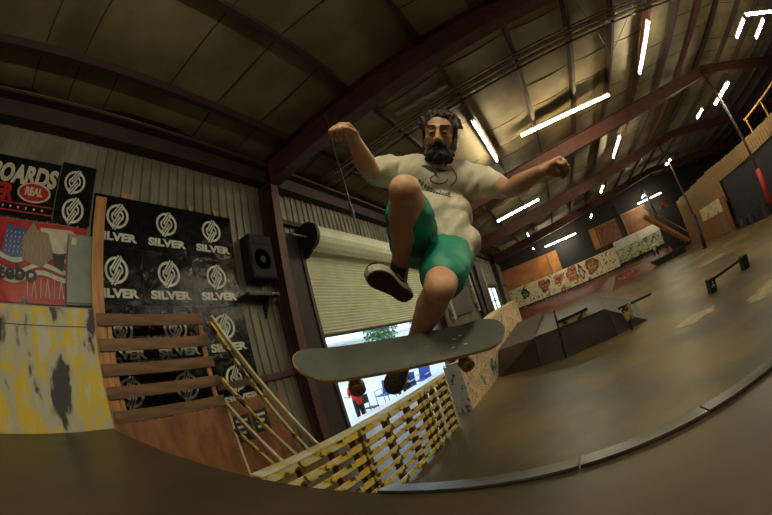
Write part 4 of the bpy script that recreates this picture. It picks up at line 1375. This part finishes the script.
wing = smoothpts([(-.072, .040), (-.045, .034), (-.012, .020), (.025, .022), (.068, .034)])
nw = len(wing)
laid([ribbon(wing, [.003 + .024 * math.sin(PI * min(1, i / (nw - 1) * 1.15)) ** 1.3 for i in range(nw)]),
      ribbon(smoothpts([(-.030, .026), (-.008, .010), (-.002, -.006), (.010, -.014)]), [.016, .016, .015, .014, .013, .012, .011, .010, .009, .008, .007, .006, .005, .004, .003, .003]),
      ribbon(smoothpts([(.060, .052), (.080, .030), (.092, .004), (.084, -.022), (.066, -.040)]), .0045),
      ribbon(smoothpts([(-.004, -.004), (-.024, -.016), (-.020, -.034), (.006, -.040), (.040, -.030), (.052, -.012)]), .0045)], 'print_figure')
rs = random.Random(3)
strokes = []
for k in range(11):
    x_ = -.078 + k * .0135
    y_ = -.058 + .10 * (k / 11 - .5) ** 2 - .004 * k
    hgt = rs.uniform(.006, .015)
    strokes.append(ribbon(smoothpts([(x_, y_ - .006), (x_ + .004, y_ + hgt), (x_ + .009, y_ + hgt * .3), (x_ + .005, y_ - .004)], 3), .0034))
strokes.append(ribbon(smoothpts([(-.082, -.064), (-.03, -.074), (.03, -.088), (.072, -.092)]), .003))
laid(strokes, 'print_script')

# shorts
sh = MB()
sh.ball(J['pelvis'] - upT * .01, (.160, .128, .12), Rt, n=26, m=16)
for a, b, fr in (('hipR', 'knR', .76), ('hipL', 'knL', .84)):
    A_, B_ = J[a], J[b]
    sh.caps(A_, A_.lerp(B_, fr - .10), .116, .093, n=22)
    sh.caps(A_ - upT * .03, A_.lerp(B_, fr - .10) - upT * .015, .10, .082, n=22)
me = remesh(sh, .0075, 5)
for v_ in me.vertices:
    p = v_.co
    v_.co = p + v_.normal * (.010 * noise.noise(p * 11) + .012 * (.5 - abs(noise.noise(V((p.x * 14, p.y * 5, p.z * 9))))) - .006)
shorts = finish('shorts', me, 'shorts', person, smooth=True, solid=-.003)

# shoes
for s_ in 'RL':
    toe, heel, f, u, l = shoe_frame(s_)
    L_ = (toe - heel).length + .035
    c0 = heel - f * .018

    def S(a, b, h):
        return c0 + f * (a * L_) + l * b + u * h

    # outline of a sole: heel, waist, ball, toe
    out = []
    prof = [(0, .0), (.02, .020), (.08, .031), (.2, .035), (.38, .032), (.55, .039), (.70, .047), (.82, .046), (.92, .036), (.98, .019), (1.0, 0)]
    for a, b in prof:
        out.append((a, b))
    for a, b in reversed(prof[1:-1]):
        out.append((a, -b))
    up_ = MB()
    up_.ball(S(.78, 0, .022), (.055, .042, .034), Matrix((f, l, u)).transposed()).caps(S(.30, 0, .035), S(.72, 0, .026), .037, .036, n=16)
    up_.caps(S(.16, 0, .025), S(.17, 0, .075), .034, .035, n=16).caps(S(.26, 0, .05), J['an' + s_] + u * .004, .038, .040, n=16)
    up_.caps(S(.16, 0, .03), S(.5, 0, .03), .034, .036, n=16)
    sh_ = finish('shoe', remesh(up_, .005, 3), 'shoe', person, smooth=True)
    mb = MB()
    nO = len(out)
    P = []
    for h, k in ((-.014, 1.0), (.016, 1.04)):
        P += [S(a, b * k, h) for a, b in out]
    mb.add(P, [tuple(range(nO)), tuple(range(2 * nO - 1, nO - 1, -1))] + [(k, (k + 1) % nO, nO + (k + 1) % nO, nO + k) for k in range(nO)])
    mb.build('rubber_foxing', 'rubber', sh_, smooth=False)
    mb = MB()
    P = []
    for h in (-.019, -.0142):
        P += [S(.5 + (a - .5) * .965, b * .93, h) for a, b in out]
    mb.add(P, [tuple(range(nO)), tuple(range(2 * nO - 1, nO - 1, -1))] + [(k, (k + 1) % nO, nO + (k + 1) % nO, nO + k) for k in range(nO)])
    mb.build('outsole', 'sole', sh_)
    mb = MB()
    for k in range(5):
        a = .42 + k * .06
        mb.path([S(a, -.024, .058 - k * .004), S(a + .015, 0, .075 - k * .006), S(a, .024, .058 - k * .004)], .0032, n=6)
    for e in (-1, 1):
        mb.path([S(.40, 0, .080), S(.36, e * .03, .086), S(.33, e * .048, .066), S(.36, e * .02, .074)], .003, n=6)
    mb.build('laces', 'lace' if s_ == 'L' else 'shoe', sh_)
    MB().box((0, 0, 0), (1, 1, 1))
    hb_ = MB().obox(S(-.012, 0, .048), l, u, f, .015, .028, .005)
    hb_.build('heel_tab', 'lace', sh_, bevel=.003)
    for e in (-1, 1):
        mb = MB()
        ring(mb, S(.36, e * .0375, .035), f, u * e, 0, .022, .003, n=18, ky=.7)
        mb.build('side_patch', 'tan_ink', sh_)


# ---------------------------------------------------------------- small figures
def figure(name, label, base, face, h, top_m, leg_m, pose='stand', hold=None, group=None, hair='hair'):
    """a whole person standing or sitting, facing the direction of angle 'face'"""
    base = V(base)
    k = h / 1.75
    f = V((math.cos(face), math.sin(face), 0))
    r = V((f.y, -f.x, 0))
    Z = V((0, 0, 1))

    def q(a, b, c):
        return base + (f * a + r * b + Z * c) * k

    t = thing(name, label, 'person', base, group)
    sit = pose == 'sit'
    crouch = pose == 'crouch'
    hz = .50 if sit else (.62 if crouch else .92)
    lean = .22 if crouch else (.05 if sit else 0)
    ch = q(lean, 0, hz + .38)
    b = MB()
    b.caps(q(0, 0, hz), ch, .13 * k, .14 * k, n=14).caps(ch - r * .1 * k, ch + r * .1 * k, .10 * k, .10 * k)
    b.caps(ch, ch + (f * .03 + Z * .2) * k, .055 * k, .05 * k)
    hd = ch + (f * .05 + Z * .30) * k
    b.ball(hd, (.085 * k, .085 * k, .115 * k)).ball(hd + (f * .09 - Z * .01) * k, .02 * k)
    legs, arms = MB(), MB()
    for e in (-1, 1):
        hip = q(0, e * .09, hz)
        if sit:
            kn, an = q(.42, e * .12, .50), q(.42, e * .12, .08)
        elif crouch:
            kn, an = q(.28, e * .16, .42), q(.02 + e * .12, e * .18, .08)
        else:
            kn, an = q(.02, e * .10, .48), q(0, e * .11, .08)
        b.caps(hip, kn, .08 * k, .055 * k).caps(kn, an, .055 * k, .038 * k).caps(an, an + (f * .15 - Z * .04) * k, .04 * k, .035 * k)
        legs.caps(hip, kn, .092 * k, .07 * k).caps(kn, an + Z * .04, .07 * k, .055 * k)
        shd = ch + (r * e * .19 + Z * .05) * k
        el = shd + (f * .05 + r * e * (.22 if crouch else .04) - Z * .26) * k
        wr = el + (f * .24 + r * e * (.1 if crouch else -.04) + Z * (.06 if e > 0 else -.0)) * k
        b.caps(shd, el, .05 * k, .04 * k).caps(el, wr, .038 * k, .026 * k).ball(wr + (f * .05) * k, (.05 * k, .035 * k, .03 * k))
        arms.caps(shd, shd.lerp(el, .65), .062 * k, .06 * k)
    finish('body', remesh(b, .016 * k, 2), 'skin', t, smooth=True)
    top = MB().caps(q(0, 0, hz - .02), ch, .155 * k, .16 * k, n=16).caps(ch - r * .12 * k, ch + r * .12 * k, .115 * k, .115 * k).merge(arms)
    finish('shirt', remesh(top, .018 * k, 3), top_m, t, smooth=True)
    legs.caps(q(0, -.05, hz), q(0, .05, hz), .11 * k, .11 * k)
    finish('trousers', remesh(legs, .018 * k, 2), leg_m, t, smooth=True)
    MB().ball(hd + (-f * .02 + Z * .03) * k, (.098 * k, .098 * k, .105 * k)).build('hair', hair, t, smooth=True)
    return t


figure('person', 'person in a red T-shirt and black trousers standing outside the loading door', (-6.05, 7.55, GO), 2.9, 1.62, 'redshirt', 'blackcloth')
t = thing('folding_chair', 'small black folding chair beside the person in the red T-shirt', 'chair', (-6.1, 8.25, GO))
MB().box((-6.3, 8.1, GO + .42), (-5.95, 8.4, GO + .46)).build('seat', 'black', t, bevel=.01)
MB().box((-6.32, 8.1, GO + .60), (-6.29, 8.4, GO + .88)).build('backrest', 'black', t)
for x, y in ((-6.3, 8.1), (-6.3, 8.38), (-5.97, 8.1), (-5.97, 8.38)):
    MB().tube((x, y, GO), (x, y, GO + (.88 if x < -6.2 else .44)), .013).build('leg', 'black', t)


def camp_chair(x, y, label, m='bluecloth'):
    t = thing('camp_chair', label, 'chair', (x, y, GO), 'blue camp chairs')
    MB().box((x - .27, y - .27, GO + .40), (x + .27, y + .27, GO + .44)).build('seat', m, t, bevel=.012)
    MB().prism([(x - .25, y + .25, GO + .44), (x + .25, y + .25, GO + .44), (x + .25, y + .36, GO + .92), (x - .25, y + .36, GO + .92)], (0, .03, 0)).build('backrest', m, t)
    for e in (-1, 1):
        MB().box((x + e * .29 - .03, y - .25, GO + .62), (x + e * .29 + .03, y + .28, GO + .65)).build('armrest', 'white', t)
    for a in (-1, 1):
        for b in (-1, 1):
            MB().tube((x + a * .27, y + b * .26, GO), (x + a * .27, y + b * .26, GO + .63), .012).build('leg', 'black', t)


camp_chair(-6.3, 10.95, 'blue camp chair holding the person in black')
camp_chair(-6.1, 12.0, 'empty blue camp chair right of the person in black')
camp_chair(-6.9, 10.3, 'empty blue camp chair left of the person in black')
figure('person', 'person in black sitting on a blue camp chair outside the loading door', (-6.3, 10.93, GO), -PI / 2, 1.7, 'blackcloth', 'blackcloth', pose='sit')
figure('person', 'tiny bare armed skater crouching on the ramp at the far end', (9.0, 27.0, FL + .62), -1.9, 1.75, 'whiteboard', 'blackcloth', pose='crouch')
figure('person', 'spectator with an orange top behind the graffiti wall, seen over the skateboard', (-4.3, 14.6, FL), -1.2, 1.62, 'paint_flesh', 'blackcloth')
t = thing('bench', 'dark bench with clutter behind the graffiti wall', 'bench', (-4.5, 17, FL))
MB().box((-4.8, 15.6, FL + .75), (-3.9, 19.5, FL + .82)).build('top', 'woodh', t)
for y in (15.7, 17.5, 19.4):
    MB().box((-4.75, y - .04, FL), (-3.95, y + .04, FL + .75)).build('leg', 'woodh', t)
# ---------------------------------------------------------------- lift everything so that the floor is z = 0
for o in list(scene.objects):
    if o.parent is None:
        o.location.z += EYE
